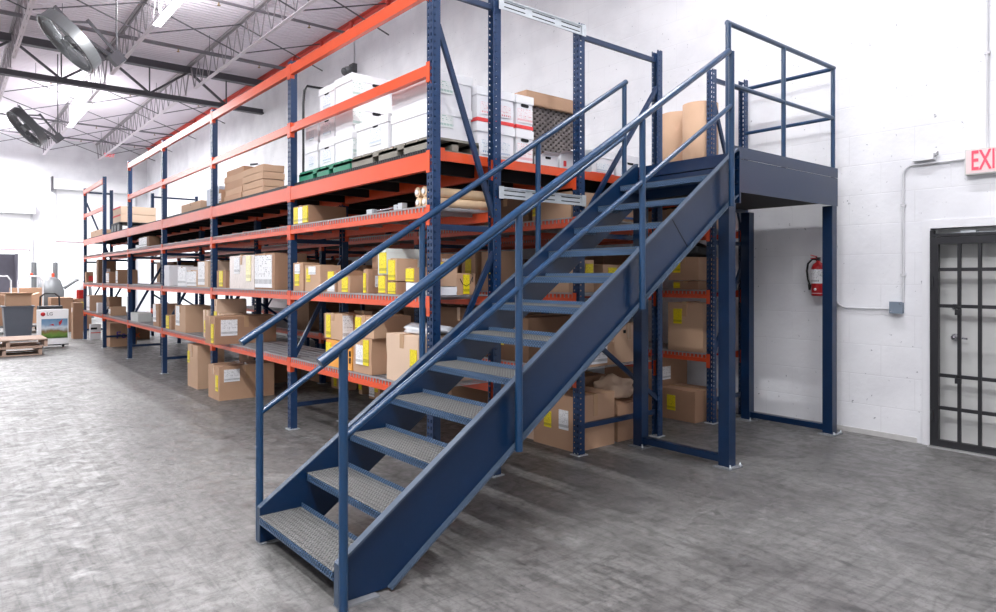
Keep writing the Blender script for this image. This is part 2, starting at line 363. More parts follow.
# conduits and small wall things
def bend(p, q, r, n=6):  # quarter arc helper points between two axis-aligned tangents
    return [p, q]
def arc(c, r, a0, a1, n=7):
    return [(WX-.02, c[0]+r*math.cos(math.radians(a0+(a1-a0)*i/n)), c[1]+r*math.sin(math.radians(a0+(a1-a0)*i/n))) for i in range(n+1)]
cy = onx(904, 200, WX)[1]; zt = onx(935, 163, WX)[2]
bz = 1.30; by = onx(898, 309, WX)[1]
c = thing('exit_conduit', 'white painted conduit rising from grey box and bending to the exit sign', 'conduit')
MB().tube([(WX-.02, cy, bz+.05)] + arc((cy-.09, zt-.09), .09, 0, 90) + [(WX-.02, ey1, zt)], .011).obj('pipe', CONDUIT, c)
for zz in (1.62, 2.3): MB().box(WX-.034, WX-.001, cy-.022, cy+.022, zz-.012, zz+.012).obj('pipe_strap', CONDUIT, c)
c2 = thing('wall_conduit', 'white painted conduit running left from grey box then up beside the landing', 'conduit')
ly = onx(836, 280, WX)[1]; lz = onx(860, 308, WX)[2]
MB().tube([(WX-.02, by+.05, lz)] + [(WX-.02, a, b) for _, a, b in arc((ly-.12, lz+.12), .12, 270, 360)] + [(WX-.02, ly, 2.05)], .009).obj('pipe', CONDUIT, c2)
MB().box(WX-.03, WX-.001, ly-.02, ly+.02, 1.9, 1.93).obj('pipe_strap', CONDUIT, c2)
j = thing('junction_box', 'grey square junction box on white wall left of the gated door', 'electrical box', (WX, by, bz))
MB().box(-.055, 0, -.055, .055, -.055, .055).obj('housing', BOXGREY, j); MB().box(-.06, -.055, -.058, .058, -.058, .058).obj('cover_plate', BOXGREY, j)
for a in (-.04, .04): MB().lathe([(0, 0), (.006, 0), (.006, .004), (0, .005)], 10, (-.06, a, -a), Matrix.Rotation(-math.pi/2, 4, 'Y')).obj('screw', CHROME, j)
c3 = thing('overhead_conduit', 'white painted conduit dropping down the wall onto the exit sign', 'conduit')
oy = onx(988, 100, WX)[1]; MB().tube([(WX-.02, oy, ez1), (WX-.02, oy, CZ)], .010).obj('pipe', CONDUIT, c3)
for zz in (3.6, 5.2): MB().box(WX-.032, WX-.001, oy-.02, oy+.02, zz, zz+.025).obj('pipe_strap', CONDUIT, c3)
p = onx(925, 160, WX); p = (p[0], p[1], p[2]+.02)
e = thing('motion_sensor', 'small white sensor box on wall left of the exit sign', 'sensor', p)
MB().box(-.07, 0, -.09, .09, -.03, .03).obj('housing', WHITEP, e); MB().tube([(-.03, -.09, 0), (-.05, -.125, .01), (-.04, -.12, .04), (-.01, -.1, .03)], .006, 8).obj('cable', mat('grey_cable', (150, 150, 152), .6), e)
# fire extinguisher
p = onx(818, 295, WX)
e = thing('fire_extinguisher', 'red fire extinguisher hung on the wall under the landing', 'fire extinguisher', (WX-.1, p[1]-.05, 1.40)); e.scale = (.88, .88, .88)
MB().lathe([(0, 0), (.07, 0), (.078, .015), (.078, .33), (.06, .38), (.025, .405), (.022, .425), (0, .425)], 24).obj('cylinder', RED, e)
MB().lathe([(.0795, .15), (.0795, .32)], 24).obj('paper_label', WL, e)
MB().lathe([(.0797, .03), (.0797, .035)], 24).obj('base_ring', WHITEP, e)
MB().box(-.02, .02, -.02, .02, .42, .455).box(-.05, .05, -.008, .008, .455, .465).obj('valve', BLACK, e)
MB().tube([(-.03, 0, .47), (-.09, .05, .49)], .007).tube([(-.03, 0, .455), (-.09, .05, .45)], .006).obj('handle', RED, e)
MB().tube([(0, .02, .44), (-.01, .07, .44), (-.01, .12, .39), (-.01, .135, .3), (-.01, .12, .2), (-.01, .1, .14)], .011, 10).obj('hose', RUBBER, e)
MB().lathe([(0, 0), (.012, 0), (.02, .07), (0, .07)], 12, (-.01, .1, .07)).obj('nozzle', RUBBER, e)
MB().lathe([(0, 0), (.016, 0), (.016, .002), (0, .002)], 20, (-.079, .0, .08), Matrix.Rotation(-math.pi/2, 4, 'Y')).obj('round_badge', WHITEP, e)
MB().box(.078, .1, -.03, .03, .1, .35).obj('wall_bracket', BLACK, e)
# ------------------------------------------------------------------ staircase
NYS, FYS = 3.035, 4.03               # near and far stringer webs
zt = lambda x: 2.57 - .69*(4.89 - x)
zb = lambda x: 2.25 - .702*(4.97 - x)
stair = thing('steel_staircase', 'navy blue steel staircase with grey worn treads climbing to the landing', 'staircase', (0, 0, 0))
def stringer(yw, out):
    x0, x1 = 1.475, 5.0; xb = 4.97 - 2.25/.702
    m = MB().prism([(x0, 0.012), (x0, zt(x0)), (x1, zt(x1)), (x1, zb(x1)), (xb+.02, 0.012)], 'y', yw-.004, yw+.004)
    o = m.obj('stringer', BLUE, stair)
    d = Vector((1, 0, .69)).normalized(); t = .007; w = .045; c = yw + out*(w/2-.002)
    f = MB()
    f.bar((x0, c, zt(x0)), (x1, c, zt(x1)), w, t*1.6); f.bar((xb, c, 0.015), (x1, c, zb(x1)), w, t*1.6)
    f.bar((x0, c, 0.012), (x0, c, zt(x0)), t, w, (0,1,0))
    f.obj('stringer_flange', mat('sheen_blue_flange', (60, 74, 92), .5, 0, .2, 20), o)  # lighter grey-blue paints in the grazing sheen along the flanges
    s = MB().bar((4.14, yw+out*.0045, zt(4.14)-.01), (4.35, yw+out*.0045, zb(4.35)+.01), .002, .006, (1, 0, 0)); s.obj('splice_seam', HOLE, o)
    MB().box(x0-.0, x0+.22, yw-.05 if out < 0 else yw-.02, yw+.02 if out < 0 else yw+.06, 0, .01).obj('foot_plate', PLATEW, o)
    return o
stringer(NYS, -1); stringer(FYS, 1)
me_t = None
for k in range(12):
    x = 1.468 + .298*k; z = .17 + .2045*k
    o = bpy.data.objects.new('tread', None)
    if me_t is None:
        a = MB(); yl = NYS+.005; yh = FYS-.005
        a.box(0, .004, yl, yh, -.045, 0).box(.265, .269, yl, yh, -.02, .028).box(0, .269, yl, yl+.004, -.045, 0).box(0, .269, yh-.004, yh, -.045, 0)
        # serrated front lip
        y = yl
        while y < yh-.012: a.box(-.004, 0, y, y+.012, -.018, -.004); a.box(-.004, 0, y+.012, y+.024, -.034, -.02); y += .025
        me_t = a.mesh('tread')
        s2 = MB().box(0, .262, yl, yh, -.002, .003)
        y = yl+.03
        while y < yh-.03:
            for q in range(7): s2.box(.02+q*.035, .036+q*.035, y+(q % 2)*.012, y+.006+(q % 2)*.012, .003, .006)
            y += .026
        me_s = s2.mesh('grip_surface')
    o = link('tread', me_t, TREAD_LIP, stair, (x, 0, z)); link('grip_surface', me_s, TREAD_TOP, o)
def rail_set(yc, pa, pb, posts, bottoms, moff, mx0):
    A = Vector(ony(pa[0], pa[1], yc)); B = Vector(ony(pb[0], pb[1], yc)); sl = (B.z-A.z)/(B.x-A.x)
    h = MB().tube([A, B], .024, 16)
    o = h.obj('handrail', BLUE_RAIL, stair)
    rz = lambda x: A.z + sl*(x-A.x)
    MB().tube([(mx0, yc, rz(mx0)+moff), (posts[-1], yc, rz(posts[-1])+moff)], .018, 14).obj('mid_rail', BLUE_RAIL, stair)
    for x, b in zip(posts, bottoms): MB().tube([(x, yc, b), (x, yc, rz(x)-.02)], .0225, 14).obj('rail_post', BLUE_RAIL, stair)
rail_set(2.965, (319.5, 363), (729, 51), (1.485, 2.60, 3.73, 4.84), (0, zb(2.60), zb(3.73), zb(4.84)), -.445, 1.485)
rail_set(4.105, (241, 343), (626, 82), (1.50, 2.675, 3.81, 4.90), (0, zb(2.69), zb(3.81), zb(4.93)), -.505, 1.50)
m = MB()
for zz in (2.25, 2.36, 2.47, 2.56): m.box(4.975, 4.99, 2.995, 3.025, zz, zz+.02)
m.box(4.99, 5.01, 2.985, 3.04, 2.2, 2.62); m.obj('connection_angle', BLUE, stair)
# ------------------------------------------------------------------ landing platform
pl = thing('landing_platform', 'navy steel landing platform on four posts between stair top and wall', 'platform')
PX = [(5.07, 3.13), (5.07, 4.04), (6.95, 3.13), (6.95, 4.04)]
for (x, y) in PX:
    o = MB().box(x, x+.1, y, y+.1, .012, 2.32).obj('platform_post', BLUE, pl)
    MB().box(x-.05, x+.14, y-.045, y+.125, 0, .012).obj('base_plate', PLATEW, o)
    b = MB()
    for a in (x-.03, x+.12): MB().lathe([(0, 0), (.011, 0), (.011, .012), (.006, .014), (.006, .03), (0, .03)], 8, (a, y-.03, .012)).obj('anchor_bolt', GALV, o)
for x in (5.07, 6.95): MB().box(x+.02, x+.08, 3.23, 4.04, .035, .095).obj('base_bar', BLUE, pl)
MB().box(5.07, 7.06, 3.125, 3.131, 2.32, 2.6).obj('side_beam', BLUE, pl)
MB().box(5.07, 7.06, 3.124, 3.129, 2.606, 2.705).obj('toe_plate', BLUE, pl)
MB().box(5.062, 5.068, 3.05, 4.14, 2.32, 2.52).obj('front_beam', BLUE, pl)
MB().box(5.05, 5.064, 3.05, 4.14, 2.526, 2.63).obj('nosing_plate', BLUE, pl)
MB().box(5.07, 7.06, 4.137, 4.143, 2.32, 2.6).obj('rear_beam', BLUE, pl)
MB().box(5.07, 7.06, 3.131, 4.137, 2.585, 2.605).obj('deck_plate', DARK, pl)
for x in (5.5, 6.0, 6.5): MB().box(x, x+.05, 3.131, 4.137, 2.4, 2.585).obj('joist', DARK, pl)
MB().box(5.10, 7.04, 3.131, 4.137, 2.36, 2.368).obj('soffit_pan', DARK, pl)
for x in (5.1, 6.02, 7.02): MB().tube([(x, 3.155, 2.33 if x < 5.5 else 2.6), (x, 3.155, 3.72)], .024 if x < 5.5 else .021, 14).obj('guard_post', BLUE_RAIL, pl)
MB().tube([(5.08, 3.155, 3.73), (7.04, 3.155, 3.73)], .022, 14).obj('guard_rail', BLUE_RAIL, pl)
MB().tube([(5.1, 3.155, 3.22), (7.02, 3.155, 3.22)], .019, 14).obj('guard_rail', BLUE_RAIL, pl)
MB().tube([(7.02, 3.155, 3.72), (7.02, 4.12, 3.72)], .021, 14).obj('guard_rail', BLUE_RAIL, pl)
MB().tube([(7.02, 3.155, 3.22), (7.02, 4.12, 3.22)], .019, 14).obj('guard_rail', BLUE_RAIL, pl)
# ------------------------------------------------------------------ pallet racks
Y0, PITCH, NB = 4.20, 2.647, 6
YK = [Y0 + PITCH*k for k in range(NB+1)]     # near face of each upright frame
S1, S2, S3, DK, R1, R2 = .745, 1.445, 2.13, 2.54, 3.205, 3.82
T = .08
def upright_mesh(h, sgn):
    # channel open towards +sgn X; local origin on the axis of the web
    a = MB(); x0, x1 = (-.035, .035)
    w = x0 if sgn > 0 else x1
    a.add([(w,-.04,0),(w,.04,0),(w,.04,h),(w,-.04,h)], [(0,1,2,3)])
    for yy in (-.04, .04): a.add([(x0,yy,0),(x1,yy,0),(x1,yy,h),(x0,yy,h)], [(0,1,2,3)])
    e = x1 if sgn > 0 else x0
    for s in (-1, 1): a.add([(e, s*.04, 0), (e, s*.025, 0), (e, s*.025, h), (e, s*.04, h)], [(0,1,2,3)])
    return a.mesh('upright')
UM = {}
def frame(parent, xa, xb, y, ha, hb):
    f = bpy.data.objects.new('upright_frame', None); COL.objects.link(f); f.parent = parent
    yc = y + .04
    for xx, sg, h in ((xa+.035, 1, ha), (xb-.035, -1, hb)):
        if (h, sg) not in UM: UM[(h, sg)] = upright_mesh(h, sg)
        link('upright', UM[(h, sg)], UPR, f, (xx, yc, 0))
    if 'fp' not in UM: UM['fp'] = MB().box(-.06, .06, -.055, .055, 0, .008).mesh('foot_plate')
    for xx in (xa+.035, xb-.035): link('foot_plate', UM['fp'], GALV, f, (xx, yc, 0))
    L = xb - xa; tall = hb > 3
    def part(name, key, fn):
        if key not in UM: b = MB(); fn(b); UM[key] = b.mesh(name)
        link(name, UM[key], BLUE_RACK, f, (xa, yc, 0))
    for z in [.25, 1.98] + ([hb-.1] if tall else []):
        part('horizontal_brace', ('hb', round(L, 2), z), lambda b: b.box(.07, L-.07, -.012, .02, z-.022, z+.022))
    wide = L > .9
    ds = [((.06, 1.12), (L-.06, .38)), ] if wide else [((.06, .78), (L-.06, 1.80))]
    if tall: ds.append(((.06, 2.1), (L-.06, 3.5)) if wide else ((.06, 3.5), (L-.06, 2.08)))
    for i, (p, q) in enumerate(ds):
        part('diagonal_brace', ('db', round(L, 2), i), lambda b: b.bar((p[0], -.018, p[1]), (q[0], -.018, q[1]), .028, .04))
    return f
def beam_mesh(h, key):
    if key not in UM:
        b = MB(); L = PITCH - T
        b.prism([(-.022, -.038), (-.022, -h), (.02, -h), (.02, 0), (-.008, 0), (-.008, -.038)], 'y', 0, L) if h < .1 else b.box(-.022, .022, 0, L, -h, 0)
        UM[key] = b.mesh('beam')
    return UM[key]
def beam(parent, x, y, ztop, h, face):
    o = link('beam', beam_mesh(h, ('bm', h)), ORANGE, parent, (x, y+T, ztop))
    if face < 0: o.scale = (1, 1, 1)
    else: o.rotation_euler = (0, 0, math.pi); o.location = (x, y+PITCH, ztop)
    for yy in (0, PITCH-T):
        kx = ('cn', h, yy)
        if kx not in UM:
            c = MB(); H = max(.15, h+.03); sg = -1 if yy == 0 else 1
            c.box(-.0245, -.0215, yy + (-.0015 if sg > 0 else -.045), yy + (.045 if sg > 0 else .0015), -H+.01, .012)
            c.box(-.0245, .022, yy-.0015, yy+.0015, -H+.01, .012)
            UM[kx] = c.mesh('beam_connector')
        link('beam_connector', UM[kx], ORANGE, o)
    return o
def wire_deck(parent, x0, x1, y, z):
    kx = ('wd', round(x1-x0, 2))
    if kx not in UM:
        b = MB(); L = PITCH - T; D = x1-x0; n = int(L/.0508)
        for i in range(n+1):
            yy = .01 + i*(L-.02)/n
            b.box(0, D, yy-.0028, yy+.0028, 0, .006); b.box(-.004, .002, yy-.005, yy+.005, -.036, .006)
        for i in range(int(D/.1)+1): b.box(i*.1, i*.1+.005, 0, L, .006, .011)
        b.box(-.004, .001, 0, L, -.002, .008)
        for i in range(5): b.box(.02, D-.02, .25+i*.5, .29+i*.5, -.03, -.001)
        UM[kx] = b.mesh('wire_deck')
    return link('wire_deck', UM[kx], WIRE, parent, (x0, y+T, z+.001))
ROWS = [(2.83, 3.49), (4.40, 5.60), (6.49, 7.20)]
names = ['front row of orange and navy pallet racking nearest the open floor', 'middle row of pallet racking behind the front row', 'rear row of pallet racking standing against the white wall']
racks = []
for ri, (xa, xb) in enumerate(ROWS):
    r = thing('pallet_rack', names[ri], 'pallet rack'); racks.append(r)
    for k, y in enumerate(YK):
        end = k in (0, NB)
        frame(r, xa, xb, y, 3.87 if (end or ri == 0) else DK-.14, 3.87 if end else DK-.14)
    for k in range(NB):
        y = YK[k]
        for z, h in ((S1, .08), (S2, .08), (S3, .08), (DK, .135)):
            beam(r, xa+.018, y, z, h, -1)
            beam(r, xb-.018, y, z, h, 1)
            if z != DK: wire_deck(r, xa+.006, xb-.006, y, z)
        if ri == 0 and k != 4:
            beam(r, xa+.018, y, R2, .10, -1); beam(r, xa+.018, y, R1, .09, -1)
# galvanised row spacers between first and second row
for z in (3.80, 2.28):
    o = thing('row_spacer', 'galvanised spacer bar joining two racks %s' % ('at the very top of the uprights' if z > 3 else 'just below the upper deck'), 'spacer bar', (3.46, 4.19, z))
    m = MB(); w = .98
    m.box(0, w, -.004, 0, -.045, .045); m.box(0, w, -.012, -.004, .036, .045); m.box(0, w, -.012, -.004, -.045, -.036); m.obj('channel', GALV, o)
    s = MB()
    for a, b in ((.05, .28), (.36, .62), (.7, .93)):
        for q in (-.018, .018): s.box(a, b, -.0055, -.0045, q-.004, q+.004)
    s.obj('slots', HOLE, o)
    for a in (-.008, w-.03): MB().box(a, a+.05, -.016, -.0125, -.05, .05).obj('end_clip', GALV, o)
# mezzanine floor above the racks
mz = thing('mezzanine_floor', 'dark upper deck laid across all three racks above the third shelf', 'deck')
MB().box(2.87, 7.18, YK[0]+.1, YK[-1], DK+.002, DK+.03).obj('deck_board', DARK, mz)
mm = MB()
y = YK[0]+.3
while y < YK[-1]-.1: mm.box(2.88, 7.17, y, y+.05, DK-.11, DK+.002); y += .6
mm.obj('cross_joists', DARK, mz)
EB = mat('orange_enamel', (0, 0, 0))
for a, b in ((2.90, 3.42), (3.49, 4.40), (4.47, 5.53)): 
    o = MB().box(a, b, YK[0]+.085, YK[0]+.1, DK-.045, DK+.03).obj('end_beam', ORANGE, mz)
MB().box(2.902, 2.99, YK[0]+.07, YK[0]+.084, DK-.05, DK+.05).obj('end_bracket', ORANGE, mz)
m = MB()
y = YK[0]+.15
while y < YK[3]: m.box(2.868, 2.88, y, y+.018, DK+.002, DK+.045); y += .036
m.box(2.868, 2.872, YK[0]+.12, YK[3], DK+.002, DK+.02); m.obj('edge_comb', BLACK, mz)

# ------------------------------------------------------------------ ceiling steel
def joist(x, y0, y1, label):
    r = thing('roof_joist', label, 'joist', (x, y0, 0)); L = y1-y0
    m = MB(); ztp, zbt = CZ-.06, 6.66
    for s in (-.028, .028): m.box(s-.018, s+.018, 0, L, ztp, ztp+.055)
    m.obj('top_chord', STEEL_GREY, r)
    m = MB()
    for s in (-.024, .024): m.box(s-.018, s+.018, .45, L-.45, zbt-.012, zbt+.012)
    m.obj('bottom_chord', WHITEP if False else mat('joist_chord_paint', (228, 220, 226), .5), r)
    m = MB(); n = int((L-.9)/.30); st = (L-.9)/n
    for i in range(n):
        a = .45+i*st; lo = (0, a, zbt); hi = (0, a+st, ztp)
        if i % 2: lo, hi = (0, a+st, zbt), (0, a, ztp)
        m.bar(lo, hi, .018, .018, (1,0,0))
    m.bar((0, .05, ztp), (0, .45, zbt), .03, .03, (1,0,0)); m.bar((0, L-.05, ztp), (0, L-.45, zbt), .03, .03, (1,0,0))
    m.obj('web_rods', STEEL_GREY, r)
GY = 19.64
jx = [(-4.6, 'fourth'), (-2.64, 'third'), (-.67, 'second'), (1.3, 'first')]
JL = {-.67: 'left of the larger fan', 1.3: 'passing over the larger fan', 3.3: 'carrying the bright strip lights', 5.27: 'closest to the white rack wall', -2.64: 'second left of the larger fan'}
for x in (-2.64, -.67, 1.3, 3.3, 5.27):
    joist(x, 5.4, GY, 'open web roof joist on near side of girder, ' + JL[x])
    joist(x, GY, FY, 'open web roof joist beyond the girder, ' + JL[x])
g = thing('roof_girder', 'dark grey truss girder crossing the ceiling toward the rack wall', 'girder', (0, GY, 0))
MB().box(-8, WX, -.1, .1, 7.14, 7.32).obj('top_chord', GIRDER, g)
MB().box(-8, WX, -.09, .09, 6.35, 6.39).box(-8, WX, -.02, .02, 6.39, 6.5).obj('bottom_chord', GIRDER, g)
x = -8.54
m = MB(); i = 0
while x < 7.1:
    m.bar((x, 0, 7.2), (x+.98, 0, 6.45), .05, .075, (0,1,0)); m.bar((x+.98, 0, 6.45), (x+1.97, 0, 7.2), .05, .075, (0,1,0)) if x+1.97 < 7.2 else None
    m.bar((x+.98, 0, 6.45), (x+.98, 0, 7.2), .03, .03, (0,1,0)); x += 1.97
m.obj('web_members', GIRDER, g)
# bridging between joists
def bridge(y, label):
    b = thing('joist_bridging', label, 'bracing', (0, y, 0)); XS = [-2.64, -.67, 1.3, 3.3, 5.27, WX]
    for a, c in zip(XS, XS[1:]):
        m = MB(); m.bar((a, 0, 6.68), (c, .0, CZ-.08), .018, .022); m.bar((a, .03, CZ-.08), (c, .03, 6.68), .018, .022); m.obj('cross_brace', GIRDER, b)
for y, l in ((9.0, 'closest to the camera'), (12.4, 'just in front of the larger fan'), (15.6, 'between larger fan and girder'), (23, 'first behind the dark girder'), (26.3, 'second behind the dark girder'), (29.6, 'third behind the dark girder'), (32.4, 'nearest the far wall')):
    bridge(y, 'thin crossed steel bracing between roof joists, ' + l)
for y, z, r_, l in ((17.0, 6.98, .045, 'thick grey sprinkler pipe under the roof deck in front of the girder'), (11.3, 7.12, .028, 'thin sprinkler pipe near the brightest strip light'), (14.0, 7.12, .03, 'thin sprinkler pipe crossing above the larger fan'), (22.2, 7.0, .03, 'thin sprinkler pipe just beyond the girder'), (27.8, 7.0, .03, 'thin sprinkler pipe crossing far end of the ceiling'), (31.2, 7.05, .03, 'thin sprinkler pipe nearest the far end wall')):
    s = thing('sprinkler_pipe', l, 'pipe', (0, y, z)); MB().tube([(-8, 0, 0), (WX-.1, 0, 0)], r_, 10).obj('pipe', mat('pipe_grey', (120, 116, 122), .5), s)
    for xx in (-1.7, .3, 2.35, 4.3, 6.2): MB().tube([(xx, 0, -r_), (xx, 0, -r_-.05)], .012, 8).lathe([(0, -.0), (.035, 0), (.035, .006), (0, .006)], 12, (xx, 0, -r_-.06)).obj('sprinkler_head', mat('brass', (150, 120, 70), .4, .8), s)
    for xx in (-1.0, 2.0, 5.0): MB().tube([(xx, 0, 0), (xx, 0, CZ-z)], .006, 6).obj('pipe_hanger', GIRDER, s)
l = thing('wall_ledger_angle', 'red steel ledger angle along the top of the rack wall', 'steel angle')
MB().box(WX-.012, WX-.001, NY+.2, FY-.2, CZ-.1, CZ-.002).box(WX-.1, WX-.012, NY+.2, FY-.2, CZ-.02, CZ-.006).obj('angle', mat('red_primer', (214, 84, 74), .5), l)
for y in (9.0, 10.7, 12.4, 14.0, 15.6, 17.3, 23, 26.3, 29.6): MB().box(WX-.09, WX-.013, y-.05, y+.05, CZ-.32, CZ-.03).obj('ledger_bracket', mat('red_primer', (214,84,74)), l)
# ------------------------------------------------------------------ strip lights
TUBE = emit('fluorescent_diffuser', (250, 250, 255), 14)
LW = 1.3
def strip(x, y0, y1, label, power=150, z=6.62):
    r = thing('strip_light', label, 'ceiling light', (x, y0, z)); L = y1-y0
    MB().box(-.06, .06, 0, L, -.03, 0).obj('fixture_channel', WHITEP, r)
    m = MB()
    for s in (-.05, .05): m.tube([(s, .03, -.06), (s, L-.03, -.06)], .018, 10)
    m.obj('fluorescent_tubes', TUBE, r)
    for yy in (.2, L-.2): MB().box(-.012, .012, yy, yy+.02, 0, .06).obj('hanger_clip', GALV, r)
    for yy in (0, L-.03): MB().box(-.08, .08, yy, yy+.03, -.08, -.03).obj('lamp_holder', WHITEP, r)
    ld = bpy.data.lights.new('strip_lamp', 'AREA'); ld.shape = 'RECTANGLE'; ld.size = .16; ld.size_y = L-.1; ld.energy = power*L*LW; ld.color = (.97, .985, 1)
    lo = bpy.data.objects.new('strip_lamp', ld); COL.objects.link(lo); lo.parent = r; lo.location = (0, L/2, -.09)
    lu = ld.copy(); lu.energy = ld.energy*(.2 if y0 > 15 else .45); lv = bpy.data.objects.new('strip_lamp_upward', lu); COL.objects.link(lv); lv.parent = r; lv.location = (0, L/2, .09); lv.rotation_euler = (math.pi, 0, 0)
strip(3.3, 10.9, 14.6, 'glaring fluorescent strip light at the top of the view', 120)
strip(3.3, 22.3, 26.3, 'glowing fluorescent strip light beyond the dark girder', 150)
strip(5.27, .6, 4.4, 'fluorescent strip light above the landing platform', 40)
strip(-.67, -1, 3.5, 'fluorescent strip light above the open floor before the stairs', 120)
strip(-2.64, 5, 9, 'fluorescent strip light left of the nearest fan', 110)
strip(1.3, -4.5, -.5, 'added fluorescent strip light behind the camera position', 50)  # unseen lamp added for more light from behind the camera
strip(-.67, 21, 26, 'added strip light over the loading area, brightening the far end', 160)  # out of view, added to brighten the loading end
strip(-2.64, 28, 32.5, 'added strip light brightening the far wall at left', 200)  # unseen fixture added to light up the far wall
strip(1.3, 28.5, 32.5, 'added strip light brightening the wall around the dock doors', 170)  # another unseen lamp, added for a brighter far wall
# ------------------------------------------------------------------ fans
def fan(u, v, dist, label, armtop):
    rv = ray(u, v); C0 = Vector((rv[0]*dist, rv[1]*dist, EYE + rv[2]*dist))
    # image axes at the fan
    f = Vector((rv[0], rv[1], rv[2])).normalized(); rt = Vector((RT[0], RT[1], 0)); rt = (rt - f*rt.dot(f)).normalized(); up = rt.cross(f)
    major = (rt*.56 - up*.83).normalized(); perp = (-rt*.83 - up*.56).normalized()
    ax = (perp*.96 - f*.27).normalized()
    sd = major - ax*major.dot(ax); sd.normalize(); oth = ax.cross(sd)
    M = Matrix((sd, oth, ax)).transposed().to_4x4()
    r = bpy.data.objects.new('drum_fan', None); COL.objects.link(r); r.matrix_world = Matrix.Translation(C0) @ M; tag(r, label, 'fan')
    R = .47
    MB().lathe([(R, -.09), (R+.012, -.09), (R+.012, .08), (R+.03, .09), (R, .095), (R-.012, .08), (R-.012, -.085), (R, -.09)], 40).obj('drum', FANGREY, r)
    MB().lathe([(0, -.14), (.08, -.14), (.09, -.1), (.09, .02), (.06, .05), (0, .05)], 20).obj('motor', FANGREY, r)
    for k in range(3):
        a = k*2*math.pi/3 + .5; b = MB(); vs = []
        for i in range(7):
            rr = .08 + .34*i/6; w = .34 + .16*math.sin(i/6*math.pi)
            tw = math.radians(38 - 20*i/6)
            for t in (-.5, -.17, .17, .5):
                an = a + t*w; vs.append((rr*math.cos(an), rr*math.sin(an), t*w*rr*math.tan(tw)*.45))
        n = len(vs); vs += [(p[0], p[1], p[2]-.006) for p in vs]
        fs = []
        for i in range(6):
            for j_ in range(3):
                q = i*4+j_; fs += [(q, q+1, q+5, q+4), (n+q, n+q+4, n+q+5, n+q+1)]
        b.add(vs, fs, True); b.obj('blade', mat('fan_blade_metal', (176, 178, 180), .35, .5), r)
    for side, z in (('front', .09), ('back', -.09)):
        b = MB()
        for rr in ((.15, .3, .45) if side == 'back' else (.2, .4)): b.tube([(rr*math.cos(t), rr*math.sin(t), z) for t in [2*math.pi*q/28 for q in range(29)]], .004, 5, False)
        for q in range(6 if side == 'front' else 12):
            t = 2*math.pi*q/(6 if side == 'front' else 12); b.bar((.05*math.cos(t), .05*math.sin(t), z), (R*math.cos(t), R*math.sin(t), z), .006, .006)
        b.obj('wire_guard', FANGREY, r)
    b = MB(); b.bar((-R, 0, -.19), (R, 0, -.19), .05, .04); b.bar((.1, 0, -.2), (R+.15, 0, -.36), .05, .05); b.box(R-.02, R+.16, -.09, .09, -.44, -.26); b.bar((-.2, 0, -.2), (-.05, 0, -.42), .03, .03); b.bar((-.1, 0, -.42), (R+.1, 0, -.4), .04, .04)
    b.obj('mounting_yoke', GIRDER, r)
    # drop rod from the joist to the yoke, in the fan's own frame
    inv = (Matrix.Translation(C0) @ M).inverted(); p = Vector((R+.07, 0, -.35)); wp = (Matrix.Translation(C0) @ M) @ p
    q = inv @ Vector((wp.x, wp.y, armtop))
    MB().tube([p, q], .012, 8).obj('drop_rod', GIRDER, r)
fan(70, 41, 10.2, 'larger grey drum fan hanging from the ceiling at upper left', 6.98)
fan(27, 127, 15.9, 'smaller looking grey drum fan hanging lower and farther away', 6.98)

# ------------------------------------------------------------------ cartons
ALLB = []
def carton_body(dx, dy, dz, seed, bulge):
    rnd = random.Random(seed); bm = bmesh.new(); bmesh.ops.create_cube(bm, size=1)
    bmesh.ops.subdivide_edges(bm, edges=bm.edges[:], cuts=3, use_grid_fill=True)
    for v in bm.verts:
        a = [v.co.x*2, v.co.y*2, v.co.z*2]
        e = [1 - abs(t)**2 for t in a]
        out = Vector()
        for i in range(3):
            if abs(abs(a[i]) - 1) < 1e-4:
                j, k = (i+1) % 3, (i+2) % 3
                out[i] += math.copysign(bulge*e[j]*e[k], a[i])
        corner = sum(abs(abs(t)-1) < 1e-4 for t in a)
        jit = .0016 if corner < 2 else .0026
        if a[2] > -.99: out += Vector([rnd.uniform(-jit, jit) for _ in range(3)])
        if a[2] < -.99: out.z = 0
        v.co = Vector((v.co.x*dx, v.co.y*dy, (v.co.z+.5)*dz)) + out
    for f in bm.faces: f.smooth = True
    for e in bm.edges:
        if len(e.link_faces) == 2 and e.calc_face_angle(0) > .8: e.smooth = False
    me = bpy.data.meshes.new('cardboard_box'); bm.to_mesh(me); bm.free()
    return me
SEED = [0]
